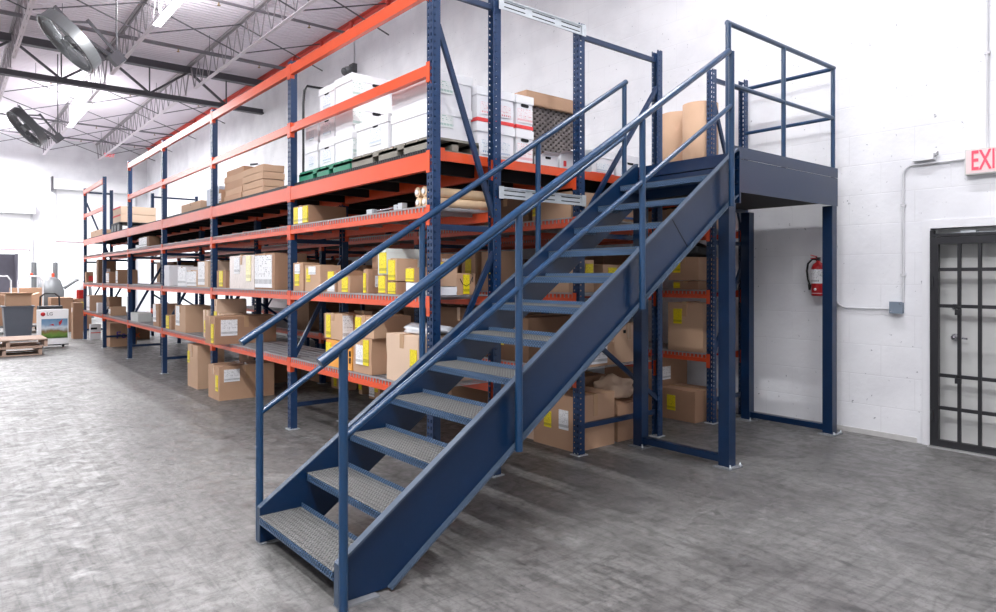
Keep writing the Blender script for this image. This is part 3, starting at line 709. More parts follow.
def carton(label, b, m=KA, st=(), tape='t', cat='box', group=None, name='cardboard_box', rz=0, bulge=.003, gap=.004, seams=True):
    """b = (x0, x1, y0, y1, z0, z1); st = list of (face, u, v, w, h, mat): face F looks at -X (u runs left to right as seen), S looks at -Y"""
    x0, x1, y0, y1, z0, z1 = b
    if z0 < 2.3:
        for ra, rb in ROWS:
            if min(x1, rb) - max(x0, ra) < .002: continue
            for yk in YK:   # keep clear of the upright frames
                if y0 < yk+.1 and y1 > yk-.018:
                    if (y0+y1)/2 > yk+.04: y0 = yk+.1
                    else: y1 = yk-.018
    x0 += gap; x1 -= gap; y0 += gap; y1 -= gap
    if x1-x0 < .04: x1 = x0+.04
    if y1-y0 < .04: y1 = y0+.04
    ALLB.append((label, x0, x1, y0, y1, z0, z1))
    SEED[0] += 1; dx, dy, dz = x1-x0, y1-y0, z1-z0
    o = link(name, carton_body(dx, dy, dz, SEED[0], bulge), m, None, ((x0+x1)/2, (y0+y1)/2, z0)); o.rotation_euler = (0, 0, rz)
    tag(o, label, cat, group)
    e = bulge + .0035; e0 = e
    if tape:
        t = MB(); w = min(.028, dx*.12, dy*.12)
        if 't' in tape: # seam along X, over the top and down the front
            t.box(-dx/2, dx/2, -w, w, dz, dz+e*.9); t.box(-dx/2-e*.9, -dx/2, -w, w, dz*.72, dz+e*.9)
        if 's' in tape:
            t.box(-w, w, -dy/2, dy/2, dz, dz+e*.9); t.box(-w, w, -dy/2-e*.9, -dy/2, dz*.6, dz+e*.9)
        t.obj('tape', TAPE, o)
    for q in st:
        e += .0009
        face, u, v, w, h, lm = q
        sp = dy if face == 'F' else dx; w = min(w, sp*.92); h = min(h, dz*.9); u = min(max(u, (w/2+.004)/sp), 1-(w/2+.004)/sp); v = min(max(v, (h/2+.006)/dz), 1-(h/2+.004)/dz)
        if face == 'F':
            yy = dy/2 - u*dy; lb = MB().box(-dx/2-e-.0008, -dx/2-.0002, yy-w/2, yy+w/2, v*dz-h/2, v*dz+h/2)
        else:
            xx = -dx/2 + u*dx; lb = MB().box(xx-w/2, xx+w/2, -dy/2-e-.0008, -dy/2-.0002, v*dz-h/2, v*dz+h/2)
        lb.obj('handle_hole' if lm is HOLE else ('printed_band' if lm is REDSTRIPE else 'paper_label'), lm, o)
    return o
def fb(ul, uc, ur, vt, x0, z0, maxd=.62):
    y1 = onx(ul, HY, x0)[1]; a = onx(uc, vt, x0); y0 = a[1]; x1 = ony(ur, HY, y0)[0] if ur else x0+maxd
    if x1-x0 < .16: x1 = x0+.38
    return (x0, min(x1, x0+maxd), y0, y1, z0, a[2])
def sb(ul, ur, vt, y0, z0, d=.4):
    a = ony(ul, vt, y0); return (a[0], ony(ur, HY, y0)[0], y0, y0+d, z0, a[2])
Y1 = ('F', .5, .55, .11, .2, YL)
def YLF(u=.5, v=.6, w=.1, h=.16): return ('F', u, v, w*.85, h*.85, YL)
def YLS(u=.5, v=.6, w=.1, h=.16): return ('S', u, v, w*.85, h*.85, YL)
def WF(u=.5, v=.6, w=.12, h=.12): return ('F', u, v, w, h, WL)
def WS(u=.5, v=.6, w=.12, h=.12): return ('S', u, v, w, h, WL)
G = 'boxes stored on the racks'
F0 = 2.845
d1, d2, d3 = S1+.013, S2+.013, S3+.013
# --- second shelf, nearest bay of the front rack
N2 = ', nearest second shelf'
carton('leftmost brown box with crooked yellow label' + N2, fb(288.8, 303, 320, 262.6, F0, d2), KA, [YLF(.42, .5, .12, .22), WF(.45, .78, .12, .1)], group=G)
carton('brown box with yellow label, second from left' + N2, fb(304.6, 320, 341, 265, F0, d2), KC, [YLF(.25, .62, .1, .16), WF(.5, .8, .16, .08)], group=G)
carton('brown box, low yellow and white labels' + N2, fb(326, 336, 349, 271, F0, d2, .3), KB, [YLF(.5, .7, .14, .2), ('F', .5, .18, .14, .07, WL)], group=G)
carton('brown box with tall yellow label, fourth from left' + N2, fb(337, 349.8, 362.3, 276, F0, d2, .34), KA, [YLF(.62, .45, .13, .24)], group=G)
carton('plain brown carton standing behind low ones' + ' on second shelf of nearest bay', (F0+.36, F0+.6, onx(349.8, HY, F0)[1], onx(337, HY, F0)[1], d2, d2+.36), KB, [], group=G)
carton('narrow brown box with wraparound white label' + N2, fb(362.5, 368, 377, 269.5, F0, d2), KB, [YLF(.4, .4, .05, .2), WS(.45, .5, .2, .1)], group=G)
carton('brown box under the white tub' + N2, fb(377.3, 386.6, 394, 275.4, F0, d2, .4), KA, [YLF(.5, .55, .12, .22)], group=G)
carton('small brown box bottom of tall stack' + N2, fb(387, 396.5, 403, 282, F0, d2), KB, [YLF(.5, .5, .13, .17)], group=G)
carton('brown box with yellow label topping small box' + ' by upright, second shelf', fb(387, 396.5, 418, 258.8, F0, onx(396.5, 282, F0)[2] + .008), KC, [YLF(.5, .5, .12, .28)], group=G)
zz = onx(386.6, 275.4, F0)[2]
o = carton('white lidded tub with yellow label stacked left of tall brown box', fb(377.3, 386.6, 394, 251, F0, zz+.007, .4), mat('white_tub_plastic', (216, 224, 222), .3), [YLF(.6, .5, .13, .22)], tape='', name='storage_tub', cat='tub')
bx = ALLB[-1]; dx, dy, dz = bx[2]-bx[1], bx[4]-bx[3], bx[6]-bx[5]
MB().box(-dx/2-.012, dx/2+.004, -dy/2-.003, dy/2+.003, dz-.01, dz+.022).obj('lid', mat('white_tub_plastic', (216,224,222)), o)
carton('brown box with large yellow label just left of corner upright, second shelf', fb(405.5, 414.5, 424, 268, F0, d2+.10, .24), KA, [YLF(.4, .55, .15, .28)], group=G)
carton('small white box beneath yellow labelled box near corner upright', fb(405.5, 414.5, 424, 289, F0, d2, .24)[:5] + (d2+.098,), PAPER, [], tape='')
# --- lowest shelf, nearest bay
N1 = ' on nearest lowest shelf'
carton('orange carton with black marks and yellow label' + N1, fb(325.5, 351.5, 356, 343, F0, d1), KO, [YLF(.12, .62, .12, .16), ('F', .95, .35, .02, .05, HOLE), ('F', .95, .6, .02, .05, HOLE)], tape='')
zz = onx(351.5, 343, F0)[2]
carton('brown box with yellow label on top of the orange carton', fb(324, 342, 365, 314.5, F0, zz+.008), KC, [YLF(.25, .5, .1, .26), WS(.12, .5, .1, .22)], group=G)
carton('brown box, yellow and white labels, right of orange carton' + ' on lowest shelf', fb(352.8, 371.3, 385, 339.5, F0, d1), KA, [YLF(.72, .6, .11, .26), WF(.38, .52, .13, .17)], group=G)
zz = onx(371.3, 339.5, F0)[2]
carton('brown box stacked over yellow and white labelled box' + ' on lowest shelf', fb(355, 373.5, 388, 317, F0, zz+.008), KC, [YLF(.15, .6, .12, .14)], group=G)
o = carton('largest pale brown box left of the corner upright' + ' on lowest shelf', (F0, F0+.6, 4.42, onx(386, HY, F0)[1], d1, onx(386, 333, F0)[2]), KP, [YLF(.86, .5, .11, .2)], tape='t', group=G)
BB = ALLB[-1]
carton('dark brown box behind the plastic bag' + N1, (3.47, 3.9, 4.55, 5.6, S1+.02, 1.27), KD, [], group=G) if False else None
# plastic bag on the large box
def blob(name, label, cat, c, s, m, seed=1, n=3, rough=.22, parent=None):
    bm = bmesh.new(); bmesh.ops.create_icosphere(bm, subdivisions=n, radius=1); r = random.Random(seed)
    ph = [r.uniform(0, 6) for _ in range(6)]
    for v in bm.verts:
        p = v.co.copy(); w = 1 + rough*(math.sin(p.x*5+ph[0])*math.sin(p.y*6+ph[1]) + .6*math.sin(p.z*9+ph[2]+p.x*4) + .4*math.sin(p.y*13+ph[3]))
        v.co = Vector((p.x*s[0]*w, p.y*s[1]*w, max(-.55, p.z)*s[2]*w)); v.co.z = max(v.co.z, -.55*s[2])
    for f in bm.faces: f.smooth = True
    me = bpy.data.meshes.new(name); bm.to_mesh(me); bm.free()
    o = link(name, me, m, parent, (c[0], c[1], c[2]+.55*s[2]))
    if label: tag(o, label, cat)
    return o
blob('plastic_bag', 'crumpled white plastic bag lying on the largest box of lowest shelf', 'bag', (F0+.22, (BB[3]+BB[4])/2-.02, BB[6]+.006), (.15, .27, .055), mat('bag_plastic', (222, 226, 232), .2, 0, .06, 9, .5, 20), 3, 3, .12)
# --- third shelf, nearest bay
carton('long brown box with yellow and white strips' + ' on third shelf of nearest bay', fb(288.5, 308.3, 346.5, 204.5, F0, d3), KB, [YLF(.2, .5, .12, .3), WF(.5, .45, .1, .28), YLF(.82, .5, .14, .36)], group=G)
o = thing('pipe_clamp', 'bright metal bar clamp lying on third shelf beside the rolls', 'clamp', (F0+.06, 4.85, d3+.004))
MB().tube([(0, -.1, .03), (.05, .5, .03)], .009, 8).obj('bar', CHROME, o); MB().box(-.02, .03, -.12, -.06, 0, .055).box(.0, .06, -.02, .04, .01, .05).obj('jaw', GALV, o); MB().box(.02, .07, .44, .54, 0, .05).obj('end_clamp', GALV, o)
m_roll = mat('pale_roll', (226, 196, 160), .6, 0, .08, 10)
for i, (yy, zc, l) in enumerate(((4.46, .045, 'lower right'), (4.555, .045, 'lower left'), (4.47, .127, 'upper right'), (4.565, .127, 'upper left'))):
    o = thing('fabric_roll', 'long pale tan roll on the third shelf end, %s of four' % l, 'roll', (2.93, yy, d3+.004+zc))
    MB().tube([(0, 0, 0), (.60, -.02, 0)], .040, 20).obj('roll_body', m_roll, o); MB().tube([(-.012, 0, 0), (.0, 0, 0)], .02, 12).obj('core_end', WHITEP, o)
# --- end face of front rack, second shelf (seen from the stair side)
o = carton('tall pale box with small label at rack end behind corner upright', sb(439, 456.3, 262, 4.34, d2+.09, .06+.0), KC, [], tape='') if False else None
carton('tall pale brown carton at rack end, left of the smiling arrow box', (2.95, 3.13, 4.30, 4.435, d2+.07, onx(430, 262, 2.95)[2]), KC, [YLS(.12, .8, .05, .14)], group=G)
carton('small white box under the tall pale carton at rack end', (2.95, 3.13, 4.30, 4.435, d2, d2+.066), PAPER, [], tape='')
o = carton('brown box printed with a curved smile arrow at the rack end', sb(456.8, 475.5, 273.5, 4.31, d2, .36), KA, [YLS(.5, .5, .07, .2)], tape='', group=G)
bx = ALLB[-1]; dx, dy = bx[2]-bx[1], bx[4]-bx[3]
sm = MB().tube([(-dx*.36, -dy/2-.008, .13), (-dx*.2, -dy/2-.008, .085), (0, -dy/2-.008, .07), (dx*.2, -dy/2-.008, .09), (dx*.33, -dy/2-.008, .14)], .003, 8); sm.tube([(dx*.2, -dy/2-.008, .17), (dx*.36, -dy/2-.008, .165), (dx*.35, -dy/2-.008, .1)], .003, 8); sm.obj('smile_arrow', mat('black_ink', (30, 28, 30), .6), o)
carton('brown box behind the smile arrow box at rack end', (3.27, 3.45, 4.72, 5.1, d2, d2+.34), KB, [WS(.3, .7)], group=G)
carton('low brown box on lowest shelf end behind the stairs', (2.95, 3.42, 4.30, 4.40, d1, d1+.2), KC, [WS(.4, .8, .2, .05)], group=G) if False else None
# --- second bay, second shelf
N = ' on second shelf of second bay'
carton('large box covered in white shipping papers' + N, fb(254.8, 274.6, 285.2, 252.7, F0, d2), KB, [('F', .42, .5, .52, .52, WL), ('F', .12, .5, .1, .4, WL)], group=G)
carton('plastic wrapped pale box beside white papered box' + N, fb(229.2, 254, 257, 254.6, F0, d2), PLASTIC_WRAP, [('F', .8, .6, .14, .3, label_mat('pale_label', (246, 240, 190), (160, 150, 100))), WF(.35, .7, .2, .2)], tape='t', group=G, bulge=.008)
carton('low brown box with tall yellow label at left' + N, fb(216.5, 225.5, 229, 270.5, F0, d2), KB, [YLF(.5, .55, .16, .3)], group=G)
# third bay second shelf
N = ' on second shelf of third bay'
carton('tall pale box at right end' + N, fb(197.3, 207.6, 209.5, 261.3, F0, d2), KP, [('F', .4, .65, .3, .35, WL)], group=G)
carton('pale box left of the tall right one' + N, fb(186.6, 196.6, 197.5, 270.4, F0, d2, .3), KP, [('F', .5, .5, .6, .4, WL)], group=G)
carton('pale middle box with white front' + N, fb(177.4, 186.3, 187.5, 266.7, F0, d2, .3), PAPER, [('F', .5, .5, .4, .3, WL)], group=G)
carton('wide dark brown box standing behind pale ones' + N, (F0+.34, F0+.62, onx(196.7, HY, F0)[1], onx(175.5, HY, F0)[1]-.05, d2, onx(190, 262, F0+.34)[2]), KD, [], group=G)
carton('narrow white box by the left upright' + N, fb(163.6, 169, 171, 265.2, F0, d2), PAPER, [], tape='', group=G)
# fifth and sixth bay second shelf
carton('small pale edged box at left, second shelf of fifth bay', fb(106, 109, 115.5, 272, F0, d2), KB, [('F', .5, .5, .3, .2, WL)], group=G)
carton('square brown box at right, second shelf of fifth bay', fb(115.8, 117.7, 126, 269.8, F0, d2), KB, [('F', .5, .5, .3, .25, WL)], group=G)
carton('big dark brown box at back, second shelf of fifth bay', (4.42, 5.3, 17.9, 19.6, d2, 1.98), KD, [], group=G)
carton('tall dark upright box, second shelf of farthest bay', fb(96, 98, 102, 259.5, F0, d2), KD, [WS(.5, .5)], group=G)
carton('brown box with red mark, second shelf of farthest bay', fb(84.6, 86, 93.6, 272, F0, d2), KB, [('S', .7, .4, .1, .12, REDSTRIPE)], group=G)
# lowest shelf of further bays
N = ' on lowest shelf of third bay'
carton('long brown box overhanging the lowest shelf between second and third bay', (2.62, 3.4, onx(214.8, HY, 2.62)[1], onx(204.8, HY, 2.62)[1], d1, onx(214.8, 317.3, 2.62)[2]), KB, [YLF(.75, .4, .1, .28), ('S', .22, .6, .2, .2, WL)], tape='ts', group=G)
LB = ALLB[-1]
carton('narrow yellow labelled box left of the long overhanging box', fb(198.4, 204.2, 206, 320.5, F0+.0, d1, .16), KP, [YLF(.6, .5, .12, .28)], group=G) if False else None
ya, yb_ = LB[4]+.012, 12.05
carton('thin yellow labelled box right of stacked pair' + N, (F0, F0+.3, ya, ya+.22, d1, 1.12), KP, [YLF(.5, .5, .1, .24)], group=G)
carton('low pale box, bottom of stacked pair' + N, (F0, F0+.4, ya+.235, ya+.60, d1, .98), KC, [YLF(.6, .5, .2, .12)], group=G)
carton('upright pale box, top of stacked pair' + N, (F0, F0+.4, ya+.25, ya+.58, .985, 1.30), KP, [YLF(.5, .3, .12, .14)], group=G)
carton('small pale box left of the stacked pair' + N, (F0, F0+.3, ya+.62, ya+.86, d1, 1.14), KP, [YLF(.4, .4, .08, .2)], group=G)
carton('medium brown box with pale label near middle' + N, fb(174.6, 185.2, 195, 306.2, F0, d1), KC, [('F', .3, .6, .2, .3, WL)], group=G)
carton('short brown box with yellow label beside left upright' + N, fb(165.5, 171, 174, 315.6, F0, d1), KB, [YLF(.35, .5, .2, .26)], group=G)
N = ' on lowest shelf of fourth bay'
carton('tall brown box at right end' + N, fb(153, 158.5, 161, 304.5, F0, d1), KB, [('F', .2, .6, .2, .3, WL)], group=G)
carton('flat pale grey box lying at left' + N, fb(130.5, 138, 152, 313.5, F0, d1), mat('pale_grey_carton', (196, 198, 196), .6), [], tape='', group=G)
N = ' on lowest shelf of fifth bay'
carton('flat tan box in front' + N, fb(108.5, 110.5, 126.5, 307, F0, d1, .6), KC, [('F', .5, .5, .5, .1, WL)], group=G)
carton('dark rounded brown box stacked on flat tan box' + N, fb(106.6, 109, 122, 297, F0, onx(110.5, 307, F0)[2]+.004, .55), KD, [], group=G)
N = ' on lowest shelf of farthest bay'
carton('brown box with white face' + N, fb(86.5, 89.6, 95, 295.5, F0, d1), KC, [('F', .5, .5, .4, .5, WL)], group=G)
carton('thin white carton right of white faced box' + N, fb(96.2, 97.4, 100.3, 303, F0, d1), PAPER, [], tape='', group=G)
# floor level under the front rack
def flo(label, ul, uc, ur, vt, vb, m, st=(), **k):
    p = onz(uc, vb); return carton(label, fb(ul, uc, ur, vt, p[0], 0.0, k.pop('maxd', .9)), m, st, **k)
flo('large taped brown box on the floor with white and yellow labels, beneath second bay', 206, 219, 274.7, 367, 401.3, KA, [YLF(.8, .5, .1, .24), ('S', .22, .72, .2, .16, WL)], tape='ts', group=G)
flo('tall narrow pale box on the floor beneath third bay', 187.3, 197.3, 208.6, 346.4, 389.6, KC, [YLF(.12, .7, .1, .2)], group=G)
o = flo('large brown delivery box with purple lettering on floor beneath fourth bay', 104.6, 110.8, 138, 323.6, 347.5, KA, [], tape='s', group=G, maxd=1.1)
bx = ALLB[-1]; dx, dy, dz = bx[2]-bx[1], bx[4]-bx[3], bx[6]-bx[5]
pur = mat('purple_ink', (84, 54, 140), .6); org = mat('orange_ink', (226, 110, 60), .6)
text_mesh('purple_letters', 'Fed', .22, pur, o, (.0, -dy/2-.007, dz*.48), (math.pi/2, 0, 0)); text_mesh('orange_letters', 'Ex', .22, org, o, (.23, -dy/2-.007, dz*.48), (math.pi/2, 0, 0))
flo('white file box with black handle hole on floor beneath farthest bay', 89.2, 90, 101, 324.3, 340, PAPER, [('S', .35, .72, .14, .05, HOLE), ('S', .6, .45, .3, .02, REDSTRIPE)], tape='', maxd=.6)
flo('tall brown box standing on the floor left of farthest rack upright', 71, 73, 83.2, 303, 339, KB, [('F', .5, .8, .1, .12, WL)], group=G)
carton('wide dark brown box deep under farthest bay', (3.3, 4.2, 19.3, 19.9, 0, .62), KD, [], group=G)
# middle rack, floor boxes visible beneath the front rack
carton('dark brown box lying behind the large taped floor box', (3.62, 4.3, 10.0, 10.8, 0, .5), KD, [], group=G)
for i, (ul, uc, ur, vt, vb, l, st) in enumerate(((331, 345, 357, 378, 391, 'largest of three', [YLF(.3, .5, .1, .14)]), (358.5, 362, 367.5, 384.5, 394.5, 'smallest of three', [YLF(.4, .7, .1, .08)]), (369, 380, 388, 386, 401, 'rightmost of three', [YLF(.6, .75, .14, .1), WF(.25, .7, .14, .16)]))):
    flo('small brown box on floor behind lowest shelf, %s by the railing post' % l, ul, uc, ur, vt, vb, KA, st, group=G, maxd=.5)
carton('small brown box with yellow label on floor seen under the bare wire shelf', (4.42, 4.8, 9.62, 10.0, 0, .33), KB, [YLF(.6, .5, .14, .14)], group=G)
# --- middle rack, shelves (seen through the front rack); x front 4.42
M0 = 4.42
def mrow(level, z, specs, bayname):
    for (y0, y1, h, d, m, st, l) in specs:
        carton('%s, %s' % (l, bayname), (M0, M0+d, y0, y1, z, z+h), m, st, group=G)
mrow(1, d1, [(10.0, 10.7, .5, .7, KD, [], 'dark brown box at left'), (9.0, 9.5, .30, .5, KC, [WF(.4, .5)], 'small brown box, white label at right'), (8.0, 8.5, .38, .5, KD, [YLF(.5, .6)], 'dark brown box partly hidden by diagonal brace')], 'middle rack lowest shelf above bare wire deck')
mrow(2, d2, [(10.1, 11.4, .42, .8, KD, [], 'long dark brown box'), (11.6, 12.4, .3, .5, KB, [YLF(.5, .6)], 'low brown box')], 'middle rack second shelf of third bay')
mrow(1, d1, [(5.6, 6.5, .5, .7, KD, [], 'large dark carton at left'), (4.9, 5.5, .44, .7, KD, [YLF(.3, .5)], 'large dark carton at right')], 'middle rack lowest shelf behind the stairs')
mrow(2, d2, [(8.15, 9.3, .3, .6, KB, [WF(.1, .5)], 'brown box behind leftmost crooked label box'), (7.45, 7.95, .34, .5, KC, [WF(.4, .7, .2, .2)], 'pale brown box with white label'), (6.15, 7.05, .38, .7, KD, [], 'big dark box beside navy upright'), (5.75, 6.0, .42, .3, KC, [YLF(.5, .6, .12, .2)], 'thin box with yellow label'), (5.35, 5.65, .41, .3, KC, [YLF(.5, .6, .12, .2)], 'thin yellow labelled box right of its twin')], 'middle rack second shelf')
mrow(3, d3, [(4.9, 5.6, .24, .4, KD, [YLF(.3, .5, .1, .16)], 'dark brown box at left'), (4.32, 4.85, .24, .5, KC, [YLF(.1, .5, .1, .18)], 'pale brown box with yellow label')], 'middle rack third shelf behind the handrails')
o = carton('long brown box with blue stripe, middle rack third shelf at the end', (4.96, 5.42, 4.36, 4.8, d3, d3+.245), KA, [], group=G)
bx = ALLB[-1]; dx, dy = bx[2]-bx[1], bx[4]-bx[3]
MB().box(-dx/2-.005, dx/2+.003, -dy/2-.006, dy/2, .03, .05).obj('blue_stripe', mat('blue_ink', (70, 100, 160), .5), o)
mrow(2, d2, [(4.35, 4.75, .3, .34, KC, [YLS(.8, .6, .12, .2), YLF(.3, .5)], 'brown box with yellow label at end')], 'middle rack second shelf end')
carton('pinkish brown box with yellow label behind stair stringer, middle rack second shelf', (4.86, 5.3, 4.33, 4.8, d2, d2+.26), KC, [YLS(.3, .6, .14, .18)], group=G)
carton('brown box beyond upper treads on middle rack lowest shelf', sb(605, 618, 262, 4.6, d1, .5)[:4] + (d1, d1+.42), KA, [], group=G) if False else None
# box with white papers near end of middle rack lowest shelf
carton('brown box with two white paper sheets at middle rack end, lowest shelf', (4.52, 5.02, 4.32, 4.62, d1, d1+.22), KA, [('S', .55, .5, .22, .17, WL)], tape='s', group=G)
carton('brown carton with printed mark, middle rack end beside landing post', (5.05, 5.5, 4.36, 4.8, d1, d1+.38), KC, [('S', .35, .8, .03, .03, HOLE)], tape='s', group=G)
# floor, middle rack end
p = onz(575.8, 452.9)
carton('large clean brown box on the floor at middle rack end, yellow and white labels', (4.455, 5.0, p[1], onx(533, HY, 4.455)[1], 0, onx(575.8, 397.6, 4.455)[2]), KA, [YLF(.36, .5, .115, .18), WF(.74, .55, .12, .18), ], tape='s', group=G)
BX = ALLB[-1]
carton('small brown box on floor left of the large clean box', (4.5, 4.9, BX[4]+.03, BX[4]+.5, 0, .26), KP, [], group=G)
carton('brown carton behind the large clean floor box', (5.08, 5.5, 4.85, 5.3, 0, .56), KB, [], group=G)
o = carton('crumpled wrapped brown bale on the floor left of the landing post', (5.06, 5.46, 4.32, 4.75, 0, .36), KB, [], tape='', name='wrapped_bale', cat='bale', bulge=.03)
blob('packing_paper', 'crumpled tan packing paper resting on the wrapped bale', 'paper', (5.26, 4.55, .40), (.19, .18, .13), KP, 9)
carton('open topped brown box under the stairs on middle rack floor', (4.5, 5.3, 6.3, 7.2, 0, .5), KB, [], group=G)
# rear rack, end bay
R0 = 6.52
o = carton('plastic wrapped brown box with yellow label, rear rack lowest shelf', fb(667.7, 703, 716, 304, R0, d1)[:3] + (onx(667.7, HY, R0)[1], d1, onx(690, 303, R0)[2]), KC, [YLF(.3, .72, .13, .2)], group=G, bulge=.012)
carton('wide tan box tilted open with yellow label, rear rack second shelf', (R0, R0+.5, 4.40, onx(668, HY, R0)[1], d2+.106, d2+.366), KA, [YLF(.28, .7, .12, .2)], group=G)
carton('flat brown box under the tilted tan box, rear rack second shelf', (R0+.02, R0+.55, 4.42, onx(672, HY, R0)[1], d2, d2+.096), KB, [YLF(.12, .5, .1, .07)], group=G)
blob('black_bag', 'black plastic bag lying on the tan box, rear rack second shelf', 'bag', (R0+.22, 4.62, d2+.372), (.18, .20, .10), BLACK, 5)
carton('brown box with white yellow and red labels on floor, rear rack', (6.3, 7.0, 4.88, 5.6, 0, .66), KB, [YLF(.78, .55, .2, .14), ('F', .78, .8, .18, .14, WL), ('S', .4, .72, .15, .15, WL)], tape='', group=G)
carton('small plastic covered brown box with yellow label on floor, rear rack', (6.36, 6.8, 4.34, 4.82, 0, .34), KB, [YLF(.35, .55, .13, .2)], tape='s', group=G)
carton('brown box at back of rear rack third shelf', (R0, R0+.5, 4.4, 5.2, d3, d3+.24), KC, [], group=G)
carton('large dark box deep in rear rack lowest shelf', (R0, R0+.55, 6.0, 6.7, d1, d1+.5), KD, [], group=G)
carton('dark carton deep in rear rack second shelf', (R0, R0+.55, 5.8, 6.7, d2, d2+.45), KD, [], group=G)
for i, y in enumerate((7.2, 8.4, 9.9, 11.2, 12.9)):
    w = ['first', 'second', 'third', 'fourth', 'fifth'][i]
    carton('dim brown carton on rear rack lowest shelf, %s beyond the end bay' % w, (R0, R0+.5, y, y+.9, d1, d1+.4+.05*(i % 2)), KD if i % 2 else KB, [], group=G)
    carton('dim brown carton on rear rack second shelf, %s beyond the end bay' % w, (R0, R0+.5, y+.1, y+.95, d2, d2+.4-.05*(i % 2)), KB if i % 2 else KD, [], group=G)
# --- third shelf further bay
carton('brown box lying on third shelf of fourth bay', fb(139, 149, 160, 236, F0, d3), KD, [('F', .3, .5, .6, .5, WL)], group=G)
# ------------------------------------------------------------------ things on the upper deck
DT = DK + .032
def pallet(label, x0, x1, y0, y1, z, m, h=.12, name='pallet'):
    r = thing(name, label, 'pallet', (x0, y0, z)); dx, dy = x1-x0, y1-y0
    t = MB(); n = 7
    for i in range(n): t.box(0, dx, i*dy/n+.004, (i+1)*dy/n-.02, h-.02, h)
    t.obj('deck_boards', m, r)
    for xx in (0, dx/2-.03, dx-.06):
        b = MB()
        if h > .05:
            for a, c in ((0, .3), (.38, .62), (.7, 1)): b.box(xx, xx+.06, a*dy, c*dy-.002, .018, h-.02)
            b.box(xx, xx+.06, 0, dy, h-.045, h-.02)
        b.obj('runner', m, r)
    b = MB()
    for i in (0, 3, 6): b.box(0, dx, i*dy/n+.004, (i+1)*dy/n-.02, 0, .018)
    b.obj('bottom_boards', m, r)
    return r
pallet('weathered grey pallet under white file boxes on the upper deck', 2.90, 3.375, 4.34, 5.62, DT, GREY_PLASTIC, .115)
pallet('green plastic pallet under white file boxes beside rack upright', 2.90, 3.375, 5.66, 6.80, DT, GREEN_PLASTIC, .115)
WB = 'white file boxes on the upper deck'
def filebox(label, b, st=(), lid=True, hole=('S', .5, .72), stripe=None, group=WB):
    q = list(b); 
    o = carton(label, b, PAPER, list(st), tape='', name='file_box', cat='file box', group=group, gap=.012, bulge=.002)
    bx = ALLB[-1]; dx, dy, dz = bx[2]-bx[1], bx[4]-bx[3], bx[6]-bx[5]
    if lid:
        MB().box(-dx/2-.008, dx/2+.008, -dy/2-.008, dy/2+.008, dz-.065, dz+.004).obj('lid', mat('lid_white_card', (238, 238, 241), .6, 0, .03), o)
    if hole:
        f, u, v = hole
        def pill(cu, cv, w, h):
            pts = [(cu+w/2*math.cos(t)*1.0 + (.03 if math.cos(t) > 0 else -.03), cv+h/2*math.sin(t)) for t in [2*math.pi*k/16+.01 for k in range(16)]]
            return pts
        if f == 'S': MB().prism(pill(-dx/2+u*dx, v*dz, .03, .028), 'y', -dy/2-.0065, -dy/2-.002).obj('handle_hole', HOLE, o)
        else: MB().prism(pill(dy/2-u*dy, v*dz, .03, .028), 'x', -dx/2-.0065, -dx/2-.002).obj('handle_hole', HOLE, o)
    if stripe: MB().box(-dx/2-.004, dx/2+.004, -dy/2-.0045, dy/2, .012, .012+stripe).obj('red_stripe', REDSTRIPE, o)
    return o
Z0 = DT + .118; X0 = 2.93
H = .262
def fstack(n, x0, x1, y0, y1, z0, labs, **k):
    for i in range(n): filebox(labs[i], (x0, x1, y0, y1, z0+i*(H+.006), z0+i*(H+.006)+H), **(k if i == n-1 or not k.get('only_top') else k))
fstack(2, X0, 3.36, 4.40, 4.99, Z0, ['white file box, lower of two beside corner upright, green print', 'white file box, upper of two beside corner upright'], st=[('S', .3, .6, .2, .12, SCRIBG)], hole=None)
filebox('white file box with dented lid on grey pallet below the orange rail', (X0, 3.36, 5.03, 5.62, Z0, Z0+.30), st=[('F', .62, .45, .2, .14, SCRIB)], hole=('F', .62, .78))
fstack(3, X0+.0, 3.36, 5.68, 6.05, Z0, ['white file box, bottom of three over green pallet, right stack', 'white file box, middle of three over green pallet, right stack', 'white file box, top of three over green pallet, with black handle hole'], st=[('S', .15, .5, .13, .16, SCRIBG)], hole=('S', .62, .7))
fstack(3, X0+.02, 3.36, 6.09, 6.44, Z0, ['white file box, bottom of three in the middle green pallet stack', 'white file box, middle of three in the middle green pallet stack', 'white file box, top of three in the middle green pallet stack'], st=[('F', .5, .42, .16, .12, SCRIB)], hole=('F', .5, .75))
fstack(2, X0+.02, 3.36, 6.47, 6.78, Z0, ['white file box, lower of two at left end of green pallet', 'white file box, upper of two at left end of green pallet'], st=[('F', .5, .4, .1, .1, SCRIB)], hole=None)
# boxes deeper in, over the aisle (red printed)
EX = 4.36
def endstack(n, ul, ur, labs, st, stripe, y0=EX, d=.42, holes=True, z0=DT):
    xa, xb = ony(ul, HY, y0)[0], ony(ur, HY, y0)[0]
    for i in range(n): filebox(labs[i], (xa, xb, y0, y0+d, z0+i*.285, z0+i*.285+.28), st=st[i], stripe=stripe[i], hole=('S', .5, .72) if holes else None)
